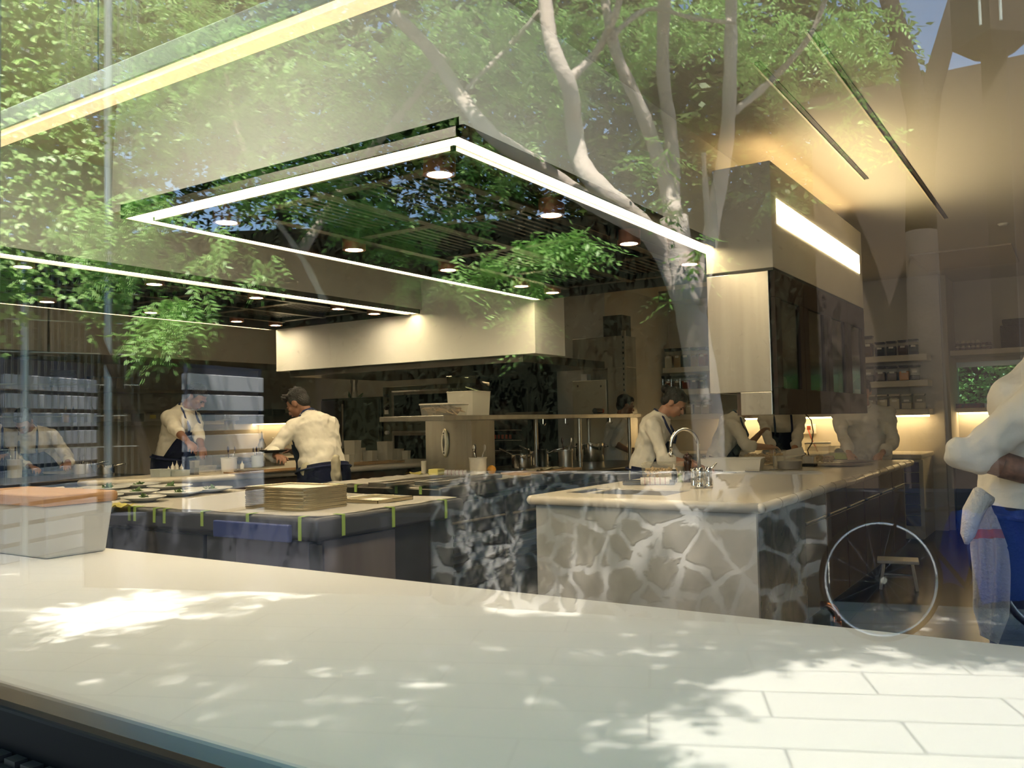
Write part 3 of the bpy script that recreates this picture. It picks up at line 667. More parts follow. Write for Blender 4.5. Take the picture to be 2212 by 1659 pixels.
# --- range bench with the overshelf
BX0, BX1, BY0, BY1 = -4.92, -3.70, 4.72, 8.6
t = bench('range_bench', BX0, BX1, BY0, BY1, 'long dark steel bench with paper taped over its near end', paper, .085)
obj('carcass', box(NB(), BX0+.05, BX1-.05, BY0+.05, BY1-.05, 0, .834), black, t)
for k in range(5): 
    ya = BY0+.06+k*.765; d = obj('oven_door', box(NB(), BX1-.05, BX1-.02, ya, ya+.74, .2, .80), darkcab, t, bevel=.006)
    obj('door_rail', tube(NB(), [(BX1-.0,ya+.06,.66),(BX1-.0,ya+.72,.66)], .010, 8), steel, d, smooth=True)
    bm = NB()
    for j in range(6): box(bm, BX1-.022, BX1-.015, ya+.1, ya+.68, .30+j*.05, .325+j*.05)
    obj('door_louvre', bm, steeld, d)
cloth_sheet('table_paper', BX0+.04, BX1-.04, BY0+.03, 6.1, .921, paper, 30, 26, .01, label='creased white paper over the near end of the long dark bench', cat='paper')
for k, px in enumerate((648, 710, 826, 894)):
    p = atz(px, 1054, .92); tape_strip(p.x, BY0, 0, -1, .025, .05, 'strip of green tape on the long dark bench, %s from the left' % ['first','second','third','fourth'][k])
# trays on that bench
p = atz(935, 1045, .93)
# --- cream counter at the back left
bm = NB(); poly = [(-7.55,4.38),(-7.30,4.33),(-6.80,4.95),(-6.60,5.9),(-6.25,7.9),(-6.2,8.5),(-8.6,8.5),(-8.6,7.3),(-7.8,6.5),(-7.66,5.4)]
prism(bm, poly, .865, .92)
t = thing('cream_counter', (-7, 6, 0), 'cream counter with a rounded edge where two chefs are plating', 'counter')
obj('worktop', bm, cream, t, bevel=.025, seg=4, smooth=True)
bm = NB(); prism(bm, [(x+(-6.95-x)*.12, y+(6.1-y)*.05) for x, y in poly], .0, .865); obj('cabinet_base', bm, browncab, t)
for k in range(3):
    a_ = Vector((-6.72,5.3,0)).lerp(Vector((-6.43,7.8,0)), k/3+.01); b_ = Vector((-6.72,5.3,0)).lerp(Vector((-6.43,7.8,0)), k/3+.31); 
    m4 = Matrix.Translation(a_) @ Matrix.Rotation(math.atan2((b_-a_).y,(b_-a_).x), 4, 'Z'); obj('door', box(NB(), 0, (b_-a_).length, -.03, 0, .15, .8, m4), browncab, t, bevel=.004)
# --- dark counter far left
t = thing('dark_counter', (-7.9, 3.4, 0), 'dark steel counter with pots at the far left', 'counter')
obj('worktop', box(NB(), -8.75, -7.70, 2.0, 5.2, .86, .92), steeld, t, bevel=.01)
obj('cabinet_base', box(NB(), -8.7, -7.75, 2.0, 5.15, 0, .859), darkcab, t)
# --- overshelf on posts
t = thing('overshelf', (-4.2, 6.8, .92), 'long steel overshelf carried on a broad post above the dark bench', 'shelf')
SZ = 1.385; a = aty(815, 884, 5.25)
bm = NB(); prism(bm, [(-4.66,5.18),(-4.02,5.18),(-3.98,8.58),(-4.62,8.58)], SZ-.005, SZ+.035); obj('shelf_board', bm, steel, t, bevel=.003)
p = atz(920, 1022, .92); q = atz(1008, 1026, .92)
bm = NB(); box(bm, -4.86, -4.42, 6.0, 6.02, .921, SZ); box(bm, -4.42, -4.36, 6.0, 6.35, .921, SZ); box(bm, -4.86, -4.80, 6.02, 6.35, .921, SZ); obj('broad_post', bm, steel, t, bevel=.003)
bm = NB(); e = aty(961, 957, 5.99); ell(bm, e, (.042,.012,.125), seg=28); o = obj('oval_badge', bm, mat('badge_rim', (.42,.38,.26), .3, .9), t, smooth='all')
bm = NB(); ell(bm, e+Vector((0,-.008,0)), (.034,.011,.112)); obj('badge_face', bm, mat('badge_face', (.70,.66,.55), .4), o, smooth='all')
bm = NB(); tube(bm, [e+Vector((0,-.021,-.07)), e+Vector((0,-.021,.07))], .004, 6); ell(bm, e+Vector((0,-.02,.0)), (.012,.004,.05)); ell(bm, e+Vector((0,-.019,.085)), (.008,.004,.008)); ell(bm, e+Vector((0,-.019,-.085)), (.008,.004,.008)); obj('badge_mark', bm, steeld, o, smooth='all')
for yv in (7.35, 8.45):
    for xv in (-4.06, -4.55): obj('post', tube(NB(), [(xv,yv,.92),(xv,yv,SZ)], .02, 10), steel, t, smooth=True)
for yv in (6.6, 7.0, 7.9): obj('hook', tube(NB(), [(-4.01,yv,SZ-.005),(-4.01,yv,SZ-.05),(-3.99,yv,SZ-.06),(-3.98,yv,SZ-.045)], .003, 6), chrome, t)
# ================================================================== PROPS
def dep(p): v = M.T @ (np.array(p)-CAM); return -v[2]
def mpp(p): return dep(p)/F_PX                     # metres per picture pixel at p
def on(px, py, z=.92): return atz(px, py, z)
ORD = ['first','second','third','fourth','fifth','sixth','seventh','eighth','ninth','tenth','eleventh','twelfth']
def jar(p, wd, h, fill, fillh, label, group, lid=plasticg):
    t = thing('storage_canister', p, label, 'storage jar', group)
    bm = NB(); box(bm, -wd/2, wd/2, -wd/2, wd/2, 0, h*.86); obj('body', bm, clearg, t, local=True, bevel=wd*.12)
    bm = NB(); n = 7; a = wd*.46
    top = [[bm.verts.new((-a+2*a*i/n, -a+2*a*j/n, h*.84*fillh*(1+random.uniform(-.05,.05)))) for j in range(n+1)] for i in range(n+1)]
    for i in range(n):
        for j in range(n): bm.faces.new((top[i][j],top[i+1][j],top[i+1][j+1],top[i][j+1]))
    box(bm, -a, a, -a, a, .006, h*.84*fillh*.94); obj('contents', bm, fill, t, local=True)
    bm = NB(); box(bm, -wd*.47, wd*.47, -wd*.47, wd*.47, h*.86, h*.94); box(bm, -wd*.52, wd*.52, -wd*.52, wd*.52, h*.93, h); obj('lid', bm, lid, t, local=True, bevel=.004)
    bm = NB(); box(bm, -wd*.25, wd*.25, -wd*.515, -wd*.505, h*.5, h*.62); obj('paper_label', bm, paper, t, local=True)
    return t
SPICES = {'dark': mat('f_dark',(.02,.018,.012),.8), 'brown': mat('f_brown',(.12,.06,.03),.8), 'red': mat('f_red',(.30,.06,.03),.8), 'orange': mat('f_orange',(.75,.32,.05),.8), 'white': mat('f_white',(.75,.68,.55),.8), 'tan': mat('f_tan',(.45,.33,.18),.8)}
lidd = mat('lid_dark', (.05,.045,.04), .3); lidc = mat('lid_clear', (.55,.50,.42), .25)
FY = 10.95
# far wall shelves
SH = []
for k, (pyr, nm) in enumerate(((767,'top'),(822,'middle'),(884,'lowest'))):
    z = aty(1945, pyr, FY-.1).z; SH.append(z)
    o = obj('wall_shelf', box(NB(), -4.7, -1.47, FY-.1, 11.2, z-.07, z), plaster, label='%s long plastered shelf on the far wall, holding canisters' % nm, cat='shelf', bevel=.004)
for k in (2,):
    t = thing('shelf_light_bar', (-2.7, 11.1, SH[2]-.08), 'warm light bar under the lowest far shelf washing the wall', 'light')
    obj('light_strip', box(NB(), -3.95, -1.5, 11.05, 11.11, SH[2]-.09, SH[2]-.071), under, t)
def row(shelf, xs, wd_px, h_px, fills, side, lid=lidd, fh=None):
    for i, (px, f) in enumerate(zip(xs, fills)):
        p = aty(px, 800, FY+.02); p.z = SH[shelf]; s = mpp(p)
        jar(p, wd_px*s, h_px[i]*s if hasattr(h_px,'__len__') else h_px*s, SPICES[f], (fh[i] if fh else .75),
            'clear canister of %s contents on the %s far shelf, %s of the %s run' % ({'dark':'dark','brown':'brown','red':'red-brown','orange':'orange','white':'white','tan':'tan'}[f], ['top','middle','lowest'][shelf], ORD[i], side), 'canisters on the far shelves', lid)
row(0, [1447,1466,1484,1503,1520], 17, 42, ['white','tan','dark','tan','red'], 'left')
row(1, [1410,1428,1446,1465,1483,1501,1517], 16, 30, ['dark','dark','red','brown','red','dark','dark'], 'left')
row(2, [1470,1489,1508,1524], 17, 30, ['white']*4, 'left', lidc, [.8,.85,.8,.8])
row(0, [1878,1903,1928,1953,1976], 19, [46,31,32,33,34], ['brown','dark','dark','brown','dark'], 'right')
row(1, [1878,1903,1928,1954,1977], 20, 33, ['dark','brown','brown','orange','dark'], 'right', lidd, [.5,.7,.7,.72,.4])
row(2, [1880,1905,1931,1957,1985], 21, 33, ['white']*5, 'right', lidc, [.7,.8,.85,.5,.5])
# counter under the far shelves
t = thing('far_counter', (-3.1, 10.6, 0), 'cream counter along the far wall under the shelf lights', 'counter')
obj('worktop', box(NB(), -4.74, -1.48, 10.25, 11.19, .87, .92), cream, t, bevel=.012)
obj('cabinet_base', box(NB(), -4.72, -1.5, 10.33, 11.18, 0, .869), plaster, t)
t = thing('drawer_unit', (-1.75, 10.2, 0), 'narrow blue-grey drawer unit at the end of the far counter', 'cabinet')
p0 = aty(1953, 990, 10.2); p1 = aty(1990, 1130, 10.2)
obj('carcass', box(NB(), p0.x-.02, p1.x+.04, 10.2, 10.32, .04, .862), plaster, t)
for k in range(6): obj('drawer', box(NB(), p0.x, p1.x, 10.17, 10.2, .16+k*.115, .16+k*.115+.105), mat('drawer_blue', (.13,.13,.26), .5), t, bevel=.003)
# right niche
zc = aty(2100, 757, 11.5).z
obj('niche_shelf', box(NB(), -1.29, 2.55, 11.35, 11.98, zc-.06, zc), plaster, label='shelf over the far window, holding eggs and a dark box', cat='shelf', bevel=.004)
w2 = thing('window_2', (.2, 12.1, 1.42), None, None); w2['kind'] = 'structure'
bm = NB(); box(bm, -1.3, 2.6, 12.02, 12.1, 1.42, 1.47); box(bm, -1.3, 2.6, 12.02, 12.1, 1.92, 1.98); box(bm, -.55,-.50,12.02,12.1,1.47,1.92); obj('window_frame', bm, mat('alu', (.5,.58,.62), .4, .6), w2)
obj('pane', box(NB(), -1.3, 2.6, 12.05, 12.056, 1.47, 1.92), clear('far_glass', (.5,.62,.62), .06), w2)
t = thing('light_bar', (-.3, 11.9, 1.36), 'warm light bar under the far window sill', 'light'); obj('light_strip', box(NB(), -1.28, 2.4, 11.88, 11.95, 1.34, 1.36), under, t)
obj('sill_shelf', box(NB(), -1.29, 2.55, 11.75, 11.99, 1.365, 1.415), plaster, label='sill shelf below the far window', cat='shelf')
t = thing('back_counter', (.3, 11.5, 0), 'dark counter below the far window at the right', 'counter')
obj('worktop', box(NB(), -1.29, 2.5, 11.2, 11.97, .87, .92), steel, t); obj('cabinet_base', box(NB(), -1.28, 2.5, 11.28, 11.96, 0, .869), darkcab, t)
P = []
for _ in range(9000): P.append((random.uniform(-4,7), random.uniform(14.2,16.5), random.uniform(0,4.5)))
t = thing('garden_bush', (.5, 15, 0), 'sunlit green bush outside the far window', 'bush')
leaf_mesh('foliage', *sprays(np.array(P), 6, .11, .055), ash, t)
obj('bush_backing', box(NB(), -5, 9, 16.6, 17, 0, 5), MATS['dark_backing'], t)  # dark backing added to close bright sky gaps in the bush
# egg trays: each egg its own thing
eggm = mat('egg_shell', (.72,.66,.56), .4)
e0 = None; te = None
for lay, pyy in enumerate((0, 1)):
    z = zc + lay*.052; p = aty(2104, 750, 11.42); s = mpp(p)
    bm = NB(); 
    for i in range(7):
        for j in range(3): lathe(bm, [(.012,0),(.026,.022),(.029,.026)], (p.x-.16+.052*i, p.y-.05+.052*j, z), 10)
    box(bm, p.x-.19, p.x+.185, p.y-.08, p.y+.085, z, z+.004)
    obj('egg_tray', bm, mat('pulp', (.20,.14,.12), .9), label='%s grey pulp egg tray on the niche shelf' % ('lower','upper')[lay], cat='egg tray', smooth=True)
    for i in range(6 if lay == 0 else 5):
        q = Vector((p.x-.16+.052*i, p.y-.05, z+.034)); lab = 'white egg in the %s tray on the niche shelf, %s from the left' % (('lower','upper')[lay], ORD[i])
        if e0 is None: e0 = obj('egg', ell(NB(), (0,0,0), (.021,.021,.028), seg=14, rings=8), eggm, smooth='all', label=lab, cat='egg', group='eggs on the niche shelf'); e0.location = q
        else: c = copy_tree(e0, q, label=lab)
p = aty(2190, 750, 11.5); box_m = mat('woven_box', (.05,.03,.02), .9, bump=(40,.6))
bm = NB(); box(bm, p.x-.12, p.x+.25, 11.38, 11.7, zc, zc+.26); box(bm, p.x-.10, p.x+.23, 11.40, 11.68, zc+.262, zc+.33); obj('dark_box', bm, box_m, label='dark woven box on the niche shelf at the right edge', cat='box', bevel=.008)
p = aty(2090, 828, 11.8); bm = NB(); box(bm, p.x-.16, p.x+.16, 11.80, 11.95, 1.415, 1.47); obj('fruit_punnet', bm, mat('punnet', (.16,.03,.10), .5, noise=(25,(.03,.03,.14))), label='dark red and blue punnet on the far window sill', cat='box', bevel=.006)
# wall socket with red plug, sign cards on the pilaster
p = aty(1752, 925, 11.18)
t = thing('wall_socket', p, 'white wall socket with a red plug and cord on the far wall', 'socket')
obj('plate', box(NB(), p.x-.14, p.x+.06, 11.17, 11.2, p.z-.07, p.z+.05), plasticw, t, bevel=.004)
obj('plug', box(NB(), p.x-.04, p.x-.0, 11.13, 11.17, p.z-.02, p.z+.03), SPICES['red'], t, bevel=.004)
obj('cord', tube(NB(), [(p.x-.02,11.12,p.z-.02),(p.x+.03,11.05,p.z-.12),(p.x+.11,10.98,p.z-.26),(p.x+.14,10.9,.93)], .008, 7), SPICES['red'], t, smooth='all')
p = aty(2024, 912, 11.27)
t = thing('thermometer_rack', p, 'small card and clip rack fixed on the pilaster beside the niche', 'rack')
obj('rail', box(NB(), p.x-.08, p.x+.08, 11.275, 11.3, p.z+.05, p.z+.065), steel, t)
for k in range(3): obj('clip', box(NB(), p.x-.07+.05*k, p.x-.04+.05*k, 11.27, 11.29, p.z-.07, p.z-.01), black, t)
for k in range(3): obj('card', box(NB(), p.x-.07+.05*k, p.x-.04+.05*k, 11.275, 11.29, p.z, p.z+.05), plasticw, t)
# back line under the soffit ------------------------------------------
def front(px0, py0, px1, py1, y): a = aty(px0, py0, y); b = aty(px1, py1, y); return a.x, b.x, b.z, a.z
x0,x1,z0,z1 = front(692, 862, 822, 962, 8.6)
t = thing('combi_oven', ((x0+x1)/2, 8.9, .92), 'dark green-grey cabinet oven on the back line, left of the big oven', 'oven')
ogrey = mat('oven_grey', (.075,.085,.062), .35, .4)
obj('body', box(NB(), x0, x1, 8.62, 9.28, .93, z1), ogrey, t, bevel=.01)
obj('door', box(NB(), x0+.02, x0+.02+(x1-x0)*.38, 8.59, 8.62, 1.0, z1-.03), steeld, t, bevel=.006)
obj('door', box(NB(), x0+.04+(x1-x0)*.4, x1-.02, 8.59, 8.62, 1.0, z1-.03), ogrey, t, bevel=.006)
obj('handle', tube(NB(), [(x0+.03+(x1-x0)*.38,8.57,1.05),(x0+.03+(x1-x0)*.38,8.57,z1-.08)], .012, 8), steel, t)
a = x0; x0,x1,z0,z1 = front(822, 836, 1010, 990, 8.6)
t = thing('deck_oven', ((x0+x1)/2, 8.9, 0), 'large old oven with two dark glass doors behind the overshelf', 'oven')
obj('body', box(NB(), x0+.02, x1, 8.62, 9.28, .0, z1), mat('oven_olive', (.16,.15,.10), .35, .7), t, bevel=.008)
for za, zb in ((z1-.45, z1-.06), (z1-.98, z1-.58)):
    d = obj('door', box(NB(), x0+.2, x1-.12, 8.58, 8.62, za, zb), steel, t, bevel=.006)
    obj('door_glass', box(NB(), x0+.25, x1-.17, 8.572, 8.581, za+.05, zb-.06), mat('oven_glass', (.01,.01,.008), .08), d)
    obj('handle', tube(NB(), [(x0+.25,8.55,zb-.02),(x1-.17,8.55,zb-.02)], .012, 8), steel, d)
for k in range(5): obj('knob', tube(NB(), [(x0+.1,8.62,z1-.12-k*.16),(x0+.1,8.58,z1-.12-k*.16)], .025, 14), plasticw if k == 3 else steeld, t, smooth=True)
obj('sticker', box(NB(), x0+.05, x0+.12, 8.612, 8.619, z1-.36, z1-.26), plasticw, t)
x0,x1,z0,z1 = front(1025, 770, 1144, 1010, 8.6)
t = thing('wine_fridge', ((x0+x1)/2, 8.9, 0), 'tall black glass-fronted cabinet with red glinting things inside', 'fridge')
bm = NB(); box(bm, x0, x1, 8.66, 9.28, 0, z1); obj('body', bm, black, t, bevel=.006)
obj('door', box(NB(), x0+.01, x1-.01, 8.60, 8.655, .15, z1-.02), mat('black_glass', (.004,.004,.005), .05), t, bevel=.004)
bm = NB()
for k in range(4): box(bm, x0+.1, x1-.1, 8.594, 8.6, 1.02+k*.12, 1.026+k*.12)
obj('rack_wire', bm, steel, t)
for k in range(7): obj('red_light_block', box(NB(), x0+.16+k*.055, x0+.19+k*.055, 8.585, 8.6, 1.16, 1.21), SPICES['red'], t, bevel=.003)  # red blocks painted in for the unit's small red lights
x0,x1,z0,z1 = front(1146, 772, 1178, 1010, 9.0)
struct('trim_2', box(NB(), x0, x1, 9.0, 9.3, 0, CZ), hoodp)
# dark grinder on the oven, with leaves
p = aty(760, 868, 8.8); s = mpp(p); z0 = aty(760, 863, 8.62).z
t = thing('tall_bottle', (p.x, 8.85, z0), 'tall slim bottle with leaves round its foot on the dark oven', 'bottle')
obj('body', lathe(NB(), [(0,0),(.06,0),(.065,.04),(.045,.09),(.04,.22),(.055,.26),(.05,.30),(0,.31)], (0,0,0)), steel, t, local=True, smooth='all')
P = np.array([(p.x+random.gauss(0,.05), 8.85+random.gauss(0,.03), z0+.01) for _ in range(24)]); dn = unit(RNG.normal(size=(24,3))*.8+np.array([0,0,.7])); lf = leaf_mesh('leaves', P, dn, unit(RNG.normal(size=(24,3))), np.full(24,.13), np.full(24,.03), darkleaf, t, kind=None)
# shelf over the lit splashback
x0,x1,z0,z1 = front(530, 902, 692, 912, 8.9)
obj('wall_shelf', box(NB(), x0-.9, x1, 8.85, 9.29, z0, z1+.01), steeld, label='dark steel shelf over the lit splashback behind the plating chefs', cat='shelf')
t = thing('splash_light_bar', (x0, 9.2, z0), 'warm light bar under the dark steel shelf', 'light'); obj('light_strip', box(NB(), x0-.85, x1-.02, 9.18, 9.24, z0-.015, z0-.001), under, t)
x = aty(582,890,9.0).x; z = z1+.012
t = thing('roasting_pan', (x, 9.05, z), 'dark rectangular roasting pan on the steel shelf', 'pan')
obj('pan_body', box(NB(), x-.16, x+.16, 8.92, 9.18, z, z+.10), steeld, t, bevel=.015); obj('pan_rim', box(NB(), x-.18, x+.18, 8.90, 9.20, z+.10, z+.108), steel, t)
x = aty(630,900,9.0).x; obj('flat_tin', box(NB(), x-.08, x+.10, 8.92, 9.15, z, z+.04), steeld, label='shallow dark tin beside the roasting pan', cat='pan', bevel=.006)
for k, px in enumerate((453, 468)):
    p = aty(px, 925, 9.2); t = thing('kitchen_knife', p, '%s knife hanging under the steel shelf' % ('left','right')[k], 'knife')
    obj('blade', box(NB(), p.x-.014, p.x+.014, 9.255, 9.259, p.z-.17, p.z-.05), chrome, t); obj('handle', box(NB(), p.x-.014, p.x+.014, 9.245, 9.268, p.z-.05, p.z+.08), black, t, bevel=.005)
t = thing('back_counter', (-7, 8.9, 0), 'dark counter running under the lit splashback', 'counter')
obj('worktop', box(NB(), -10.8, aty(690,900,8.6).x, 8.56, 9.29, .87, .92), steel, t); obj('cabinet_base', box(NB(), -10.8, aty(690,900,8.6).x, 8.6, 9.28, 0, .869), darkcab, t)
x0_ = aty(692,900,8.6).x; x1_ = aty(822,900,8.6).x
obj('oven_stand', box(NB(), x0_, x1_-.02, 8.6, 9.28, 0, .925), steeld, label='steel stand carrying the dark cabinet oven', cat='stand')
# left wall: shelves, shelf goods
LX = -10.6
for k, (py, nm) in enumerate(((838,'top'),(885,'middle'),(912,'lowest'))):
    z = atx(200, py, LX).z
    obj('side_shelf', box(NB(), -10.88, LX, 3.6, 8.4, z-.05, z), steel, label='%s steel shelf on the left wall' % nm, cat='shelf')
ZS = [atx(200, py, LX).z for py in (838, 885, 912)]
struct('trim_3', box(NB(), -10.9, -9.6, .7, 9.3, atx(150, 762, -9.6).z, CZ), plaster)
p = atx(150, 838, LX+.0); 
for k in range(12):
    obj('plate', lathe(NB(), [(0,0),(.09,0),(.15,.012),(.152,.016),(.09,.006),(0,.006)], (LX-.14, p.y, ZS[0]+.001+k*.018)), china, label='plate in the tall stack on the left wall shelf, %s from the bottom' % ORD[k], cat='plate', group='stacked plates on the left shelf', smooth=True)
for k in range(5):
    p = atx(205+k*17, 838, LX-.12); t = thing('lidded_tub', (LX-.13, p.y, ZS[0]), 'clear round tub on the top left shelf, %s from the left' % ORD[k], 'container', 'tubs on the left shelf')
    obj('body', lathe(NB(), [(0,0),(.07,0),(.085,.14),(.08,.14),(.066,.01),(0,.01)], (0,0,0), 20), frost, t, local=True, smooth=True); obj('lid', lathe(NB(), [(0,.14),(.09,.14),(.09,.155),(0,.16)], (0,0,0), 20), plasticg, t, local=True, smooth=True)
x = LX-.12
for k, (px, m_, nm) in enumerate(((142,orangem,'orange'),(158,SPICES['dark'],'dark green'),(196,plasticw,'white'))):
    p = atx(px, 912, x); t = thing('sauce_bottle', (x, p.y, ZS[2]), '%s sauce bottle on the lowest left shelf' % nm, 'bottle')
    obj('body', lathe(NB(), [(0,0),(.04,0),(.042,.13),(.03,.16),(0,.165)], (0,0,0), 16), m_, t, local=True, smooth=True); obj('nozzle', lathe(NB(), [(.012,.165),(.004,.21),(0,.21)], (0,0,0), 10), m_, t, local=True)
for k, (px, wpx) in enumerate(((240,46),(318,28),(480,55))):
    p = atx(px, 912, x); t = thing('label_tub', (x, p.y, ZS[2]), 'pale plastic bin with a paper tag on the lowest left shelf, %s from the left' % ORD[k], 'container')
    obj('body', box(NB(), -.12,.12,-.22 if wpx > 40 else -.12,.22 if wpx > 40 else .12,0,.14), frost, t, local=True, bevel=.008); obj('tag', box(NB(), .121,.124,-.04,.05,.04,.09), yell if k == 1 else paper, t, local=True)
# hung round lamp/disc near the left
p = atd(105, 772, 9.5); t = thing('heat_lamp', (p.x,p.y,p.z), 'flat dark round hood hanging near the left wall', 'lamp')
obj('disc', lathe(NB(), [(0,.05),(.10,.05),(.30,.01),(.30,-.01),(0,0)], (0,0,0), 36), steeld, t, local=True, smooth=True); obj('stem', tube(NB(), [(0,0,.04),(0,0,CZ-p.z)], .012, 8), steeld, t, local=True)
# dark hood appliance behind chef (280-450)
x0,x1,z0,z1 = front(285, 780, 400, 870, 8.7)
t = thing('wall_oven', ((x0+x1)/2, 9, z0), 'dark wall oven with glass front behind the second chef from the left', 'oven')
obj('body', box(NB(), x0, x1, 8.75, 9.29, z0, z1), steeld, t, bevel=.01); obj('door_glass', box(NB(), x0+.06, x1-.06, 8.74, 8.75, z0+.08, z1-.12), MATS['oven_glass'], t)
# steel rack and shelves right of the tall black cabinet
x0,x1,z0,z1 = front(1236, 733, 1350, 880, 8.95)
t = thing('steel_cabinet', ((x0+x1)/2, 9.1, 0), 'tall brushed steel cabinet behind the overshelf with an open slot', 'cabinet')
zt = z1; zo1 = aty(1270,797,8.95).z; zo0 = aty(1270,822,8.95).z; xm = aty(1312,800,8.95).x
bm = NB(); box(bm, x0, x1, 8.95, 9.28, zo1, zt); box(bm, xm, x1, 8.95, 9.28, 0, zo1); box(bm, x0, xm, 9.2, 9.28, zo0, zo1); obj('body', bm, steel, t, bevel=.004)
obj('door', box(NB(), x0, xm-.01, 8.93, 9.19, .2, zo0), mat('steel_pale', (.55,.52,.42), .45, .7), t, bevel=.006)
for px in (1248, 1298): q = aty(px, 834, 8.93); obj('rivet', ell(NB(), q, (.012,.006,.014)), steeld, t, smooth='all')
obj('upright', box(NB(), x1-.0, x1+.04, 8.9, 8.94, 0, zt+.05), steel, t)
bm = NB(); 
for k in range(24): box(bm, x1+.013, x1+.027, 8.897, 8.9, .9+k*.06, .925+k*.06)
obj('upright_slot', bm, black, t)
q = aty(1270, 815, 9.1); obj('small_carton', box(NB(), q.x-.04, q.x+.04, 9.0, 9.1, zo0, zo0+.08), plasticw, label='small white carton in the slot of the steel cabinet', cat='box')
p = aty(1333, 727, 9.1); obj('speaker_box', box(NB(), p.x-.11, p.x+.13, 8.97, 9.2, zt+.001, zt+.24), mat('dark_box', (.05,.045,.03), .6), label='dark box standing on top of the steel cabinet', cat='box')
# cardboard box, rolls and boxes on far shelf
p = aty(1384, 790, FY+.05); p.z = SH[0]
bm = NB(); box(bm, p.x-.14, p.x+.16, FY-.02, 11.15, SH[0]+.04, SH[0]+.25, None); o = obj('open_carton', bm, mat('cardboard', (.17,.12,.07), .8), label='open brown carton on the top far shelf by the cabinet', cat='box'); 
bm = NB(); box(bm, p.x-.12, p.x+.22, FY-.1, 11.1, SH[0], SH[0]+.035); obj('flat_carton', bm, MATS['cardboard'], label='flat dark tray under the brown carton', cat='tray')
x0,x1,z0,z1 = front(1325, 856, 1386, 868, 10.6)
bm = NB(); box(bm, x0, x1, 10.5, 10.6, z0, z1+.02); obj('foil_box', bm, mat('foil_blue', (.04,.16,.42), .4, noise=(20,(.5,.55,.6))), label='long blue wrap box on the wire rack', cat='box', bevel=.004)
x0,x1,z0,z1 = front(1300, 868, 1400, 874, 10.6)
t = thing('wire_rack', ((x0+x1)/2, 10.5, 0), 'steel rack shelf holding the blue wrap box', 'shelf')
obj('shelf_board', box(NB(), x0, x1, 10.4, 10.65, z0-.02, z1), steel, t)
for xx in (x0+.02, x1-.02): obj('upright', tube(NB(), [(xx,10.42,0),(xx,10.42,z1+.3)], .012, 8), steel, t)
p = aty(1385, 822, 11.16); t = thing('window_3', (p.x, 11.19, p.z), None, None); t['kind'] = 'structure'
obj('pane', box(NB(), p.x-.10, p.x+.09, 11.185, 11.199, p.z-.05, p.z+.09), mat('garden_glow', (.1,.3,.05), .5, noise=(20,(.5,.7,.6)), emit=((.2,.5,.15),.8)), t)  # no opening here: the pane glows in place of a daylit garden
# vent hood piece upper right of the back (1430-1520, 635)
x0,x1,z0,z1 = front(1430, 632, 1540, 645, 9.0)
bm = NB(); v = [bm.verts.new(q) for q in ((x0,8.9,z1),(x1,8.9,z1),(x1,8.9,z0),(x0,8.9,z0),(x0+.45,9.6,z0-.02),(x1,9.6,z0-.02),(x0+.45,9.6,z1),(x1,9.6,z1))]
for f in ((0,1,2,3),(3,2,5,4),(0,3,4,6),(0,6,7,1),(6,4,5,7),(1,7,5,2)): bm.faces.new([v[i] for i in f])
for xx in (x0+.3, x1-.3): tube(bm, [(xx,9.1,z0),(xx,9.1,CZ)], .01, 8)
obj('steel_canopy', bm, steel, label='steel canopy edge below the ceiling left of the boxed cabinet', cat='range hood')
# out-of-view ceiling panels added to brighten the dim parts of the room
cpan = mat('fill_panel', (1,1,1), .5, emit=((1.0,.80,.50), 16.0))
q0 = None
for i, (x, y) in enumerate(((-8.6,7.8),(-8.6,5.2),(-9.0,2.6),(-5.6,8.2),(-3.0,8.4),(-3.2,10.2),(.9,11.0),(-4.35,1.4))):
    lab = 'added square fill lamp above the ' + ['back counter at the left','cream counter','dark counter','big oven','marble island, far end','far counter','niche counter','window counter, left','window counter, right'][i]
    if q0 is None:
        q0 = thing('fill_lamp', (x,y,CZ), lab, 'ceiling light', 'added square fill lamps'); obj('frame', box(NB(), x-.12,x+.12,y-.12,y+.12,CZ-.01,CZ), plasticw, q0); obj('lamp_face', box(NB(), x-.1,x+.1,y-.1,y+.1,CZ-.014,CZ-.0101), cpan, q0)
    else: copy_tree(q0, (x,y,CZ), label=lab)

# ------------------------------------------------------------------ things on the benches
def plate(p, r, label, i):
    t = thing('plate', p, label, 'plate', 'plated starters on the pastry bench')
    obj('dish', lathe(NB(), [(0,0),(r*.42,0),(r*.5,.006),(r*.93,.028),(r,.031),(r*.985,.034),(r*.5,.015),(r*.34,.012),(0,.011)], (0,0,0), 40), china, t, local=True, smooth='all')
    P = np.array([(random.gauss(0,r*.10), random.gauss(0,r*.06), .016+random.random()*.018) for _ in range(34)]); n = len(P)
    V_ = P + np.array(p)
    leaf_mesh('salad', V_, unit(RNG.normal(size=(n,3))*np.array([1,1,.4])+np.array([0,0,.25])), unit(RNG.normal(size=(n,3))+np.array([0,0,1])), RNG.uniform(.022,.048,n), RNG.uniform(.014,.026,n), greenleaf, t, kind=None)
    return t
pos = [(298,1052,'back row, behind the middle'),(367,1056,'back row, right'),(454,1062,'far right end'),(231,1060,'back row, left'),(162,1071,'far left end'),(296,1068,'middle of the group'),(388,1070,'middle row, right'),(217,1078,'front row, left'),(310,1082,'front row, right')]
for i, (px, py, nm) in enumerate(pos):
    p = on(px, py+2, .924); plate(p, 47*mpp(p), 'white rimmed plate with a little green salad, %s' % nm, i)
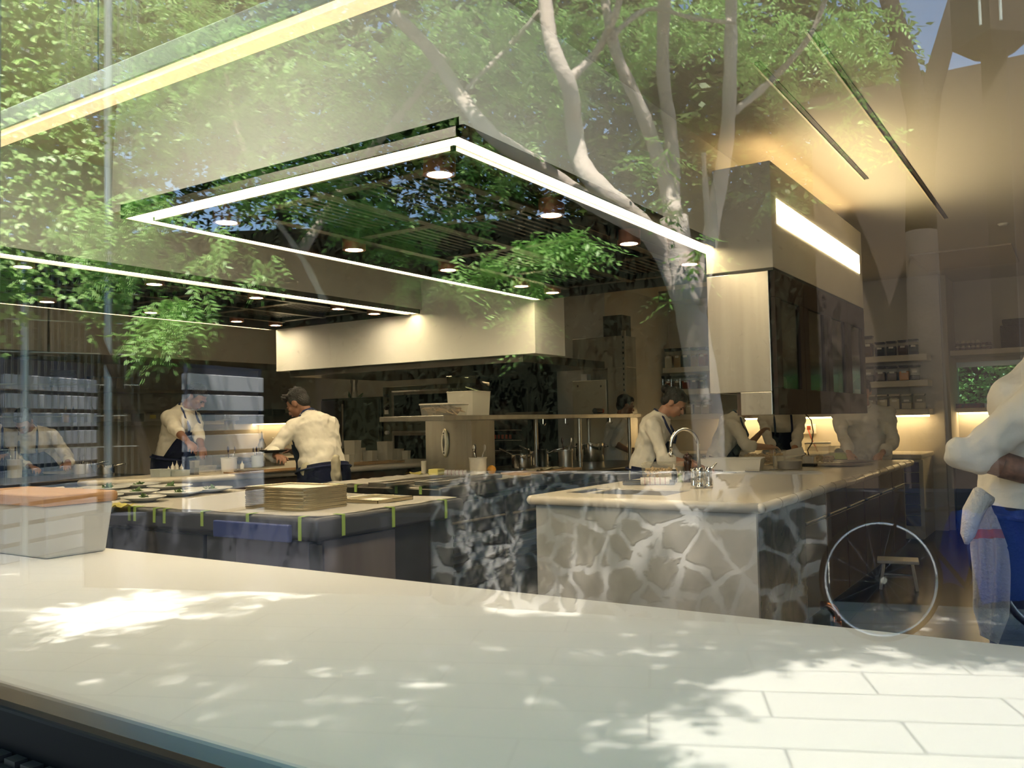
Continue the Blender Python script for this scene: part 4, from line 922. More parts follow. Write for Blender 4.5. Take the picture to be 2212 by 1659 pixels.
def tray(p, wx, wy, label, group=None, m=steel, rz=0, name='sheet_pan', h=.018, liner=None, parts=True):
    t = thing(name, p, label, 'tray', group, rz)
    bm = NB(); box(bm, -wx/2, wx/2, -wy/2, wy/2, 0, .002)
    for (a,b,c,d) in ((-wx/2,wx/2,-wy/2,-wy/2+.003),(-wx/2,wx/2,wy/2-.003,wy/2),(-wx/2,-wx/2+.003,-wy/2,wy/2),(wx/2-.003,wx/2,-wy/2,wy/2)): box(bm,a,b,c,d,0,h)
    obj('pan_body', bm, m, t, local=True)
    c = [(-wx/2,-wy/2,h),(wx/2,-wy/2,h),(wx/2,wy/2,h),(-wx/2,wy/2,h),(-wx/2,-wy/2,h)]
    obj('rolled_rim', tube(NB(), c, .0035, 8), m, t, local=True, smooth='all')
    if liner: obj('liner', box(NB(), -wx/2+.008, wx/2-.008, -wy/2+.008, wy/2-.008, .0021, .004), paper, t, local=True)
    return t
gold = mat('gold_steel', (.62,.55,.40), .25, 1)
p = on(640, 1096, .925)
t0 = tray(p, .44, .31, 'sheet pan in the neat stack on the pastry bench, lowest', 'stacked sheet pans on the pastry bench', gold, 0, h=.011, liner=True)
for k in range(1, 11): copy_tree(t0, Vector(p)+Vector((random.uniform(-.002,.002), random.uniform(-.002,.002), k*.0105)), label='sheet pan in the neat stack on the pastry bench, %s' % (ORD[k]+' from the bottom' if k < 10 else 'topmost'))
p = on(812, 1082, .925); tray(p, .30, .30, 'single sheet pan lined with paper, right of the stack', None, gold, h=.02, liner=True)
for k, (px, py) in enumerate(((880,1045),(975,1043))):
    p = on(px+20, py-3, .933); tray(p, .16, .85, 'long narrow steel tray on the papered bench, %s one' % ('left','right')[k], None, steel, h=.025)
def roll(p, L, r, rz, label, stripes=True):
    t = thing('rolled_towel', p, label, 'towel', None, rz)
    bm = NB(); pts = [(-L/2,0,r),(L/2,0,r)]; tube(bm, pts, r, 20)
    for s in (-1, 1):
        sp = [(s*(L/2+.001), math.cos(a)*r*(1-a/19), r+math.sin(a)*r*(1-a/19)) for a in np.linspace(0, 17, 70)]; tube(bm, sp, .0022, 5)
    obj('cloth', bm, towelm, t, local=True, smooth=True)
    if stripes:
        for k in range(5): obj('stripe', tube(NB(), [(-L*.36+k*L*.18-.002,0,r),(-L*.36+k*L*.18+.002,0,r)], r*1.02, 20), pinks, t, local=True)
    return t
p = on(985, 1027, .925); roll(p, 48*mpp(p), 6*mpp(p), R(20), 'pink-striped rolled towel beside the broad steel post')
p = on(1415, 1047, .923); roll(p, 60*mpp(p), 8*mpp(p), R(25), 'pink-striped rolled towel by the island sink')
for k, (px, py, nm) in enumerate(((62,1076,'left'),(85,1073,'middle'),(108,1071,'right'))):
    p = on(px, py, .924); roll(p, .2, .028, R(100), 'pale rolled cloth at the left end of the pastry bench, %s one' % nm, False)
for k, (px, py, w_) in enumerate(((95,1082,60),(140,1086,60),(190,1090,50),(255,1094,80))):
    p = on(px, py, .925); s = mpp(p); cloth_sheet('yellow_cloth', p.x-w_*s/2, p.x+w_*s/2, p.y-.07, p.y+.05, .925, yell, 10, 6, .02, label='crumpled yellow cloth on the near edge of the pastry bench, %s from the left' % ORD[k], cat='cloth')
p = on(943, 1026, .925); s = mpp(p); obj('sponge_block', box(NB(), p.x-13*s, p.x+13*s, p.y-.05, p.y+.05, .925, .925+13*s), yell, label='pale yellow block on the dark bench left of the rolled towel', cat='sponge', bevel=.006)
p = on(905, 1024, .925); cloth_sheet('yellow_cloth', p.x-.10, p.x+.10, p.y-.08, p.y+.08, .925, yell, 8, 6, .02, label='yellow cloth lying on the dark bench before the broad post', cat='cloth')
def crock(px, py, wpx, hpx, label, m=plasticw, tools=3, z=.921, taper=.92, tcol=None):
    p = on(px, py, z); s = mpp(p); r = wpx*s/2; h = hpx*s
    t = thing('utensil_crock', p, label, 'crock')
    obj('pot', lathe(NB(), [(0,0),(r*taper,0),(r,h*.93),(r*1.05,h*.95),(r*1.05,h),(r*.93,h),(r*taper*.9,.01),(0,.01)], (0,0,0)), m, t, local=True, smooth=True)
    for k in range(tools):
        a = 2.1*k+.5; x, y = r*.5*math.cos(a), r*.5*math.sin(a)
        bm = NB(); tube(bm, [(x*.3,y*.3,.02),(x,y,h*1.0),(x*1.5,y*1.5,h*1.4)], .005, 8); ell(bm, (x*1.6,y*1.6,h*1.5), (.014,.006,.03)); obj('utensil', bm, [steel, woodh, chrome][k % 3], t, local=True, smooth='all')
    return t
crock(1033, 1028, 38, 40, 'cream crock of utensils on the dark bench', cream, 4)
crock(32, 1032, 30, 40, 'white crock of spoons at the far left', plasticw, 3)
crock(916, 1026, 12, 30, 'narrow cream jar at the left side of the broad post', cream, 0)
crock(495, 1022, 34, 34, 'white handled jug on the cream counter', plasticw, 2)
crock(556, 1010, 26, 26, 'grey pot of dark handled tools on the cream counter', plasticg, 4)
crock(172, 1024, 24, 22, 'white pot on the dark counter beside the pans', plasticw, 2)
crock(1222, 1012, 32, 40, 'small steel crock on the far part of the dark bench', steel, 2)
crock(1172, 1008, 20, 38, 'tall dark tin on the dark bench before the pilaster', steeld, 0)
p = on(1062, 1025, .922); obj('orange', ell(NB(), p+Vector((0,0,10*mpp(p))), (10*mpp(p),)*3), orangem, label='orange on the dark bench beside the cream crock', cat='fruit', smooth='all')
p = on(1130, 1026, .922); s = mpp(p); bm = NB(); box(bm, p.x-.16, p.x+.14, p.y-.1, p.y+.75, .922, .945); obj('cutting_board', bm, wood, label='wooden cutting board on the dark bench under the pans', cat='cutting board', bevel=.006)
q = on(1160, 1016, .946); cloth_sheet('tan_cloth', q.x-.08, q.x+.08, q.y-.12, q.y+.35, .946, tancloth, 8, 16, .02, label='pale folded cloth on the cutting board', cat='cloth')
def pot(px, py, wpx, hpx, label, handles, z=.922, m=chrome, lidded=False):
    p = on(px, py, z); s = mpp(p); r = wpx*s/2; h = hpx*s
    t = thing('saucepan', p, label, 'pan')
    obj('pan_body', lathe(NB(), [(0,0),(r*.96,0),(r,.01),(r,h),(r*1.04,h+.003),(r*.97,h+.002),(r*.96,.01),(0,.008)], (0,0,0)), m, t, local=True, smooth=True)
    for a, L, up in handles:
        d = Vector((math.cos(a), math.sin(a), 0)); pts = [d*r+Vector((0,0,h*.8)), d*(r+L*.3)+Vector((0,0,h*.85+up*.4)), d*(r+L)+Vector((0,0,h*.85+up))]
        obj('handle', tube(NB(), pts, [.012,.009,.012], 10), chrome, t, local=True, smooth='all')
    return t
pot(1128, 1010, 46, 28, 'steel saucepan with a long handle on the cutting board', [(R(165), .22, .07)])
pot(1165, 1004, 42, 30, 'second steel saucepan behind the first on the dark bench', [(R(160), .22, .07), (R(20), .2, .06)])
pot(1276, 996, 62, 38, 'wide steel stockpot at the far part of the dark bench', [(R(200), .04, .0), (R(20), .04, 0)])
pot(1222, 1000, 34, 30, 'small steel pot left of the wide stockpot', [(R(200), .04, .0)])
pot(188, 1022, 42, 24, 'steel saucepan on the dark counter before the second chef from the left', [(R(60), .1, .02)])
pot(228, 1024, 36, 20, 'smaller steel saucepan right of the first on the dark counter', [(R(60), .1, .02)])
# knives & board on the far-left counter
p = on(120, 1022, .922); s = mpp(p); bm = NB(); box(bm, p.x-.34, p.x+.34, p.y-.14, p.y+.14, .922, .945); obj('cutting_board', bm, plasticw, label='white cutting board before the second chef from the left', cat='cutting board', bevel=.006)
# small things on the cream counter
def bottle(px, py, wpx, hpx, label, m, cap, name='squeeze_bottle', z=.921, group=None):
    p = on(px, py, z); s = mpp(p); r = wpx*s/2; h = hpx*s
    t = thing(name, p, label, 'bottle', group)
    obj('body', lathe(NB(), [(0,0),(r,0),(r,h*.62),(r*.5,h*.72),(0,h*.72)], (0,0,0), 18), m, t, local=True, smooth=True)
    obj('nozzle', lathe(NB(), [(r*.55,h*.70),(r*.55,h*.77),(r*.28,h*.80),(r*.1,h),(0,h)], (0,0,0), 12), cap, t, local=True, smooth=True); return t
for k, px in enumerate((364, 373, 382, 392)): bottle(px, 1025-k, 8, [18,26,28,20][k], 'pale squeeze bottle in the left cluster on the cream counter, %s from the left' % ORD[k], plasticw, plasticw)
bottle(506, 1019, 8, 30, 'slim white squeeze bottle beside the white jug', plasticw, plasticw); bottle(523, 1017, 8, 22, 'short white squeeze bottle right of the slim one', plasticw, plasticw)
bottle(566, 1006, 17, 74, 'tall pale bottle with a cloth top on the cream counter', frost, steel)
def tub(px, py, wpx, hpx, label, m=clearp, z=.921, rz=0, fill=None, fh=.5, dpt=None, lid=None, name='plastic_tub', flare=1.06):
    p = on(px, py, z); s = mpp(p); w_ = wpx*s/2; h = hpx*s; d = (dpt or wpx*s*.8)/2
    t = thing(name, p, label, 'container', None, rz)
    bm = NB(); r0 = [(-w_/flare,-d/flare,0),(w_/flare,-d/flare,0),(w_/flare,d/flare,0),(-w_/flare,d/flare,0)]; r1 = [(-w_,-d,h),(w_,-d,h),(w_,d,h),(-w_,d,h)]
    a = [bm.verts.new(q) for q in r0]; b = [bm.verts.new(q) for q in r1]; bm.faces.new(a[::-1])
    for i in range(4): bm.faces.new((a[i],a[(i+1)%4],b[(i+1)%4],b[i]))
    for i in range(4):
        q0, q1 = Vector(r1[i]), Vector(r1[(i+1)%4]); tube(bm, [q0, q1], .004, 6)
    obj('tub_body', bm, m, t, local=True)
    if fill:
        kind, fm = fill
        if kind == 'solid': obj('contents', box(NB(), -w_*.9, w_*.9, -d*.9, d*.9, .004, h*fh), fm, t, local=True)
        else:
            bm = NB(); n = kind
            for _ in range(n): ell(bm, (random.uniform(-w_*.85,w_*.85), random.uniform(-d*.85,d*.85), random.uniform(.01, h*fh)), (.011,.009,.009), Euler((random.random()*3,random.random()*3,0)), 7, 5)
            o = obj('contents', bm, fm, t, local=True, smooth='all', kind='stuff')
    if lid: obj('lid', box(NB(), -w_*1.03, w_*1.03, -d*1.03, d*1.03, h, h+.012), lid, t, local=True, bevel=.004)
    return t
tub(380, 1028, 46, 12, 'shallow grey tub holding the squeeze bottles', plasticg, dpt=.16)
tub(347, 1030, 34, 16, 'grey-green tub at the left corner of the cream counter', plasticg, dpt=.12)
tub(428, 1014, 22, 22, 'clear tub right of the squeeze bottles', clearp); tub(448, 1020, 28, 14, 'low clear tub in the middle of the cream counter', clearp, dpt=.12)
tub(472, 1008, 20, 24, 'clear square tub behind the white jug', clearp); tub(420, 1026, 16, 30, 'tall clear tub of dark pieces by the squeeze bottles', clearp, fill=('solid', SPICES['dark']), fh=.5)
for k in range(5):
    px = 510+k*22; tub(px, 1012-k*2, 22, 9, 'small metal insert of greens before the chef with back turned, %s from the left' % ORD[k], steel, fill=('solid', greenleaf), fh=.9, dpt=.14)
p = on(590, 1018, .922); tray(p, .30, .9, 'wooden-coloured board tray along the cream counter edge', None, wood, R(-8), name='long_tray', h=.012)
p = on(530, 1020, .925); tray(p, .28, .2, 'small steel tray with herbs on the cream counter', None, steel, R(10))
for k, (px, py, w_, h_) in enumerate(((762,998,32,46),(752,1008,22,26),(800,996,28,22),(832,994,30,40),(852,992,36,22),(878,992,16,18),(780,994,18,26),(898,990,14,14))):
    tub(px, py, w_, h_, 'frosted deli container on the right part of the cream counter, %s from the left' % ORD[sorted([762,752,800,832,852,878,780,898]).index(px)], frost, dpt=w_*.0035, flare=1.12)
bottle(854, 990, 6, 24, 'first slim white squeeze bottle by the deli containers', plasticw, plasticw); bottle(862, 990, 6, 24, 'second slim white squeeze bottle by the deli containers', plasticw, plasticw)
bottle(868, 989, 9, 40, 'dark wooden mill on the back of the cream counter', woodh, woodh, name='pepper_mill'); bottle(908, 990, 9, 30, 'dark glass bottle against the broad post', SPICES['dark'], steel, name='glass_bottle')
p = on(800, 1002, .922); tray(p, .26, .8, 'pale wooden board under the deli containers', None, wood, R(-7), name='wood_board', h=.02)
# overshelf load
p = atz(955, 871, SZ+.037) if False else Vector((-4.3, 5.45, SZ+.037)); s = mpp(p)
t = tub(0,0,1,1,'x') if False else None
def tub_at(p, w_, d, h, label, m, fill=None, fh=.5, rz=0, lid=None):
    t = thing('plastic_tub', p, label, 'container', None, rz); bm = NB()
    r0 = [(-w_*.46,-d*.46,0),(w_*.46,-d*.46,0),(w_*.46,d*.46,0),(-w_*.46,d*.46,0)]; r1 = [(-w_/2,-d/2,h),(w_/2,-d/2,h),(w_/2,d/2,h),(-w_/2,d/2,h)]
    a = [bm.verts.new(q) for q in r0]; b = [bm.verts.new(q) for q in r1]; bm.faces.new(a[::-1])
    for i in range(4): bm.faces.new((a[i],a[(i+1)%4],b[(i+1)%4],b[i])); tube(bm, [r1[i], r1[(i+1)%4]], .005, 6)
    obj('tub_body', bm, m, t, local=True)
    if fill: 
        bm = NB()
        for _ in range(60): 
            mm = Matrix.Translation((random.uniform(-w_*.36,w_*.36), random.uniform(-d*.36,d*.36), random.uniform(.01,h*fh))) @ Euler((random.random()*.6,random.random()*.6,random.random()*3)).to_matrix().to_4x4(); box(bm, -.04,.04,-.025,.025,-.004,.004, mm)
        obj('contents', bm, fill, t, local=True, kind='stuff')
    if lid: obj('lid', box(NB(), -w_*.52, w_*.52, -d*.52, d*.52, h, h+.012), lid, t, local=True, bevel=.004)
    return t
cr = mat('crackers', (.50,.33,.16), .7)
tub_at(Vector((-4.30,5.55,SZ+.037)), .29, .26, .085, 'clear lidded tub of thin crackers on the near end of the overshelf', clearp, cr, .75, 0, lidc)
tub_at(Vector((-4.38,6.0,SZ+.037)), .27, .26, .20, 'tall cloudy plastic bin behind the cracker tub', frost, None); tub_at(Vector((-4.38,6.0,SZ+.239)), .27, .26, .13, 'greenish clear bin stacked on the cloudy bin', clear('green_clear', (.55,.6,.5), .05))
tub_at(Vector((-4.25,6.7,SZ+.037)), .30, .26, .02, 'flat dish on the overshelf before the black cabinet', steeld)
p = Vector((-4.02,7.6,SZ+.036)); t = thing('red_torch', p, 'black and red hand torch lying on the overshelf', 'torch'); obj('barrel', tube(NB(), [(0,0,.03),(.0,.12,.03)], .028, 14), black, t, local=True, smooth=True); obj('tip', tube(NB(), [(0,.121,.03),(0,.16,.03)], .022, 14), SPICES['red'], t, local=True, smooth=True)
# white box with wooden lid on the window counter
p1_ = on(112, 1207, .92); t = thing('bread_box', (p1_.x-.25, p1_.y, .921), 'white box with a wooden lid at the left end of the window counter', 'box')
bx = p1_.x; yy = p1_.y
bm = NB(); a = [bm.verts.new(q) for q in ((bx-.55,yy-.02,.921),(bx-.0,yy-.02,.921),(bx-.0,yy+.2,.921),(bx-.55,yy+.2,.921))]; b = [bm.verts.new(q) for q in ((bx-.57,yy-.03,1.10),(bx+.015,yy-.03,1.10),(bx+.015,yy+.22,1.10),(bx-.57,yy+.22,1.10))]
bm.faces.new(a[::-1]); bm.faces.new(b)
for i in range(4): bm.faces.new((a[i],a[(i+1)%4],b[(i+1)%4],b[i]))
obj('box_body', bm, whitec, t, bevel=.008); obj('lid', box(NB(), bx-.59, bx+.025, yy-.045, yy+.235, 1.101, 1.14), lidwood, t, bevel=.012)
q = on(123, 1186, .921); obj('red_ball', ell(NB(), q+Vector((-.03,.0,.03)), (.03,.03,.03)), SPICES['red'], label='small red round thing behind the white box', cat='fruit', smooth='all')
# island things
ISL = .922
p = on(1400, 1046, ISL); tray(p+Vector((0,.02,0)), .34, .16, 'dark shallow tray beside the island sink', None, steeld, R(20), h=.02, name='drain_tray')
bm_ = vein('mottled_mill', (.02,.007,.006), (.035,.012,.01), 9, .15)
p = on(1487, 1041, ISL); s = mpp(p); h = 64*s; r = 11*s
t = thing('pepper_mill', p, 'dark turned wooden pepper mill beside the tap', 'pepper mill')
obj('body', lathe(NB(), [(0,0),(r,0),(r,h*.06),(r*.8,h*.16),(r*.62,h*.42),(r*.7,h*.58),(r*.82,h*.68),(r*.66,h*.72),(r*.6,h*.74),(0,h*.74)], (0,0,0)), woodh, t, local=True, smooth='all')
obj('head', lathe(NB(), [(r*.6,h*.74),(r*.85,h*.80),(r*.9,h*.86),(r*.6,h*.92),(r*.2,h*.94),(r*.25,h*.97),(0,h)], (0,0,0)), woodh, t, local=True, smooth='all')
bottle(1457, 1042, 12, 40, 'dark sauce squeeze bottle with white band by the pepper mill', SPICES['dark'], plasticw, z=ISL); bottle(1470, 1041, 10, 26, 'green-filled squeeze bottle between the dark bottle and the mill', mat('green_sauce', (.35,.42,.12), .4), plasticw, z=ISL)
mush = mat('mushroom', (.62,.42,.18), .6)
tub(1432, 1030, 80, 30, 'clear tub of golden mushrooms before the woman chef', clearp, ISL, R(15), (160, mush), .6, .26)
tub(1448, 1036, 40, 10, 'small pale dish before the mushroom tub', frost, ISL, 0, None, .5, .1)
# tap
p = on(1512, 1054, ISL); s = mpp(p); H = 130*s
t = thing('island_tap', p, 'high arched chrome tap with a figured base on the island', 'tap')
pts = [(0,0,.10)]+[(0,0,H*.55)]+[(-.085+.085*math.cos(a), -.01, H*.72+.26*H*math.sin(a)) for a in np.linspace(0, PI, 14)]+[(-.17,-.01,H*.56)]
ux = _u([.835,.549,0]); Rm = Matrix.Rotation(math.atan2(ux[1],ux[0]), 4, 'Z')
obj('spout', tube(NB(), [Rm @ Vector(q) for q in [(0,0,.08),(0,0,H*.3),(-.004,0,H*.55)]+[(-.090+.086*math.cos(a), 0, H*.70+.28*H*math.sin(a)) for a in np.linspace(0, PI, 16)]+[(-.176,0,H*.58)]], .011, 14), chrome, t, local=True, smooth='all')
obj('spout_tip', tube(NB(), [Rm @ Vector((-.176,0,H*.60)), Rm @ Vector((-.176,0,H*.52))], .014, 14), chrome, t, local=True, smooth='all')
obj('base', lathe(NB(), [(0,0),(.030,0),(.030,.012),(.022,.02),(.020,.04),(.026,.05),(.022,.065),(.028,.09),(.024,.12),(.016,.13),(0,.13)], (0,0,0)), chrome, t, local=True, smooth='all')
q = Rm @ Vector((.055,0,0))
obj('handle_post', lathe(NB(), [(0,0),(.026,0),(.024,.02),(.018,.03),(.026,.05),(.020,.075),(.026,.10),(.02,.125),(0,.135)], q), chrome, t, local=True, smooth='all')
obj('lever', tube(NB(), [q+Vector((0,0,.12)), q+(Rm@Vector((.03,0,.0)))+Vector((0,0,.125)), q+(Rm@Vector((.055,0,0)))+Vector((0,0,.155))], [.012,.010,.006], 10), chrome, t, local=True, smooth='all')
q = Rm @ Vector((-.04,0,0)); obj('side_spray', lathe(NB(), [(0,0),(.02,0),(.016,.02),(.012,.10),(.018,.12),(0,.125)], q), chrome, t, local=True, smooth='all')
tub(1582, 1016, 128, 26, 'large white plastic tub on the island before the chef with the blue cap', plasticw, ISL, R(12), None, .5, .34)
tub(1650, 1004, 88, 30, 'clear tub of chickpeas on the island', clearp, ISL, R(10), (420, mush), .8, .30)
tub(1776, 1000, 52, 34, 'clear tub of pale mushrooms farther along the island', clearp, ISL, R(10), (120, mush), .45, .26)
tub(1768, 992, 50, 34, 'stacked clear tubs at the far side of the island', clearp, ISL, R(10), None, .5, .22, lidc)
tub(1812, 992, 40, 28, 'clear tub with a yellow-green label beside the chef in plain white', clearp, ISL, R(10), ('solid', mat('lime_fill',(.45,.55,.08),.5)), .5, .16)
p = on(1827, 962, ISL); tcap = obj('green_lid', lathe(NB(), [(0,0),(.045,0),(.045,.02),(0,.022)], Vector((0,0,0)), 20), mat('cap_green', (.05,.10,.05), .4), label='round dark green lid leaning on the island tubs', cat='lid', smooth=True)
pp = on(1806, 990, ISL); tcap.location = pp+Vector((.0,.095,.052)); tcap.rotation_euler = (R(80),0,R(30))
def rnd(px, py, wpx, hpx, label, m, fill=None, name='round_tub', fh=.4, lid=None):
    p = on(px, py, ISL); s = mpp(p); r = wpx*s/2; h = hpx*s; t = thing(name, p, label, 'container')
    obj('tub_body', lathe(NB(), [(0,0),(r*.95,0),(r,h),(r*1.03,h),(r*1.03,h*.92),(r*.98,h*.92),(r*.93,.004),(0,.004)], (0,0,0)), m, t, local=True, smooth=True)
    if fill: obj('contents', lathe(NB(), [(0,.005),(r*.9,.005),(r*.92,h*fh),(0,h*fh)], (0,0,0)), fill, t, local=True, smooth=True)
    if lid: obj('lid', lathe(NB(), [(0,h+.001),(r*1.03,h+.001),(r*1.03,h+.012),(0,h+.014)], (0,0,0)), lid, t, local=True, smooth=True)
    return t
rnd(1706, 1013, 54, 28, 'round clear container with blue-grey contents in the middle of the island', clearp, mat('slate_fill', (.05,.06,.12), .4), fh=.6)
rnd(1682, 1009, 24, 24, 'small frosted cup beside the round clear container', frost)
p = on(1748, 1007, ISL); s = mpp(p); t = thing('kitchen_scale', p, 'small black and steel kitchen scale with a cord on the island', 'scale')
obj('scale_body', box(NB(), -.06,.06,-.05,.05,0,.02), black, t, local=True, bevel=.004); obj('pan', box(NB(), -.05,.05,-.045,.045,.021,.09), steel, t, local=True, bevel=.006)
obj('cord', tube(NB(), [(0,.0,.092),(-.01,0,.14),(.03,0,.2),(.045,.0,.30),(.03,.0,.40),(-.03,.0,.47)], .005, 7), black, t, local=True, smooth='all')
for k, (px, py, r_) in enumerate(((1818,1006,48),(1850,1002,42))):
    p = on(px, py, ISL+.0); s = mpp(p); obj('steel_plate', lathe(NB(), [(0,0),(r_*s*.6,0),(r_*s,.012),(r_*s*.97,.015),(r_*s*.6,.004),(0,.004)], p+Vector((0,.02*k,.013*k))), steel, label='shallow steel plate near the far corner of the island, %s one' % ('lower','upper')[k], cat='plate', smooth=True)
for k, (px, py, L, nm) in enumerate(((1565,1020,70,'left'),(1600,1017,60,'middle'),(1650,1019,80,'right'))):
    p = on(px, py, ISL); s = mpp(p); t = thing('palette_knife', p, 'flat pale blade lying on the island before the white tub, %s one' % nm, 'knife', None, R(-30+18*k))
    obj('blade', box(NB(), -L*s*.1, L*s*.5, -.012, .012, .001, .004), steel, t, local=True); obj('handle', box(NB(), -L*s*.5, -L*s*.1, -.010, .010, .001, .016), black if k == 1 else steel, t, local=True, bevel=.004)
p = on(1540, 1022, ISL); obj('garlic_clove', lathe(NB(), [(0,0),(.016,.002),(.018,.012),(.010,.024),(.002,.036),(0,.037)], p, 12), mat('clove', (.45,.2,.12), .4), label='small reddish shallot standing on the island', cat='vegetable', smooth='all')
p = on(1672, 1014, ISL); t = thing('card_stand', p, 'thin metal card stand on the island', 'stand'); obj('stem', tube(NB(), [(0,0,0),(0,0,.16)], .002, 6), steel, t, local=True); obj('foot', lathe(NB(), [(0,0),(.04,0),(.04,.004),(0,.005)], (0,0,0), 16), steel, t, local=True)
p = on(1398, 1048, ISL); bm = NB(); 
# low things behind, floor
p = atx(1775, 1330, -1.30); p = Vector((-1.33, 5.62, 0))
t = thing('copper_pipe', p, 'copper drain elbow rising from a floor drain beside the island', 'pipe')
k_ = [(0,0,.0),(0,0,.12)]+[(-.06+.06*math.cos(a),0,.12+.06*math.sin(a)) for a in np.linspace(0, PI*.5, 7)]+[(-.09,0,.18)]
obj('pipe', tube(NB(), k_, .026, 18), copper, t, local=True, smooth='all'); obj('collar', tube(NB(), [(0,0,.06),(0,0,.09)], .031, 18), copper, t, local=True, smooth=True)
t = thing('floor_drain', p+Vector((0,0,.0)), 'square steel floor drain under the copper pipe', 'drain')
bm = NB()
for (a,b,c,d) in ((-.13,.13,-.13,-.115),(-.13,.13,.115,.13),(-.13,-.115,-.115,.115),(.115,.13,-.115,.115)): box(bm,a,b,c,d,.0,.006)
obj('frame', bm, steel, t, local=True); obj('grate', box(NB(), -.11,.11,-.11,.11,0,.003), black, t, local=True)
p = atz(1848, 1252, 0); p = Vector((-1.27, 7.4, 0))
t = thing('step_stool', p, 'small white folding step stool on the floor beside the island', 'stool', None, R(10))
obj('seat', box(NB(), -.15,.15,-.11,.11,.20,.225), plasticw, t, local=True, bevel=.006)
for sx in (-1, 1):
    for sy in (-1, 1):
        m4 = Matrix.Translation((sx*.13, sy*.09, 0)) @ Matrix.Rotation(R(-8*sx), 4, 'Y'); obj('leg', box(NB(), -.012,.012,-.03,.03,0,.20,m4), plasticw, t, local=True, bevel=.004)
obj('hinge_bar', tube(NB(), [(-.12,0,.1),(.12,0,.1)], .008, 8), plasticw, t, local=True)
# ================================================================== PEOPLE
tx = bpy.data.textures.new('folds', 'MARBLE'); tx.noise_scale = .16; tx.noise_depth = 2; tx.turbulence = 9; tx.marble_type = 'SOFT'
skin1 = mat('skin_tan', (.42,.22,.14), .5, bump=(40,.08)); skin2 = mat('skin_brown', (.26,.125,.075), .5, bump=(40,.08)); skin3 = mat('skin_light', (.55,.33,.23), .5, bump=(40,.08))
tattoo = mat('tattooed_skin', (.30,.15,.10), .5, noise=(22,(.05,.035,.035)))
eyem = mat('eye_dark', (.02,.012,.01), .2); lipm = mat('lip', (.35,.12,.09), .5)
capm = mat('blue_cap', (.03,.06,.22), .8); shoe = mat('black_shoe', (.01,.01,.01), .4); trous = mat('dark_trousers', (.02,.02,.03), .9)
def cap(bm, a, b, ra, rb, seg=14):
    a = Vector(a); b = Vector(b); tube(bm, [a, b], [ra, rb], seg); ell(bm, a, (ra,)*3, seg=seg, rings=8); ell(bm, b, (rb,)*3, seg=seg, rings=8)
def remesh(o, v, it=3, disp=0):
    r = o.modifiers.new('remesh', 'REMESH'); r.mode = 'VOXEL'; r.voxel_size = v; r.use_smooth_shade = True
    if it: s = o.modifiers.new('smooth', 'SMOOTH'); s.iterations = it; s.factor = .5
    if disp:
        d = o.modifiers.new('folds', 'DISPLACE'); d.texture = tx; d.strength = disp; d.mid_level = .5; d.texture_coords = 'LOCAL'
def ik(S, W, l1, l2, pole):
    d = W-S; L = min(d.length, (l1+l2)*.995); d.normalize(); W2 = S+d*L
    a = (l1*l1-l2*l2+L*L)/(2*L); h = math.sqrt(max(l1*l1-a*a, 0)); p = Vector(pole); p = (p-d*p.dot(d)).normalized(); return S+d*a+p*h, W2
TORSO = [(-.20,.165,.120),(-.08,.175,.128),(.0,.170,.122),(.25,.158,.112),(.5,.172,.122),(.75,.186,.125),(.90,.172,.108),(.98,.105,.075),(1.04,.066,.062)]
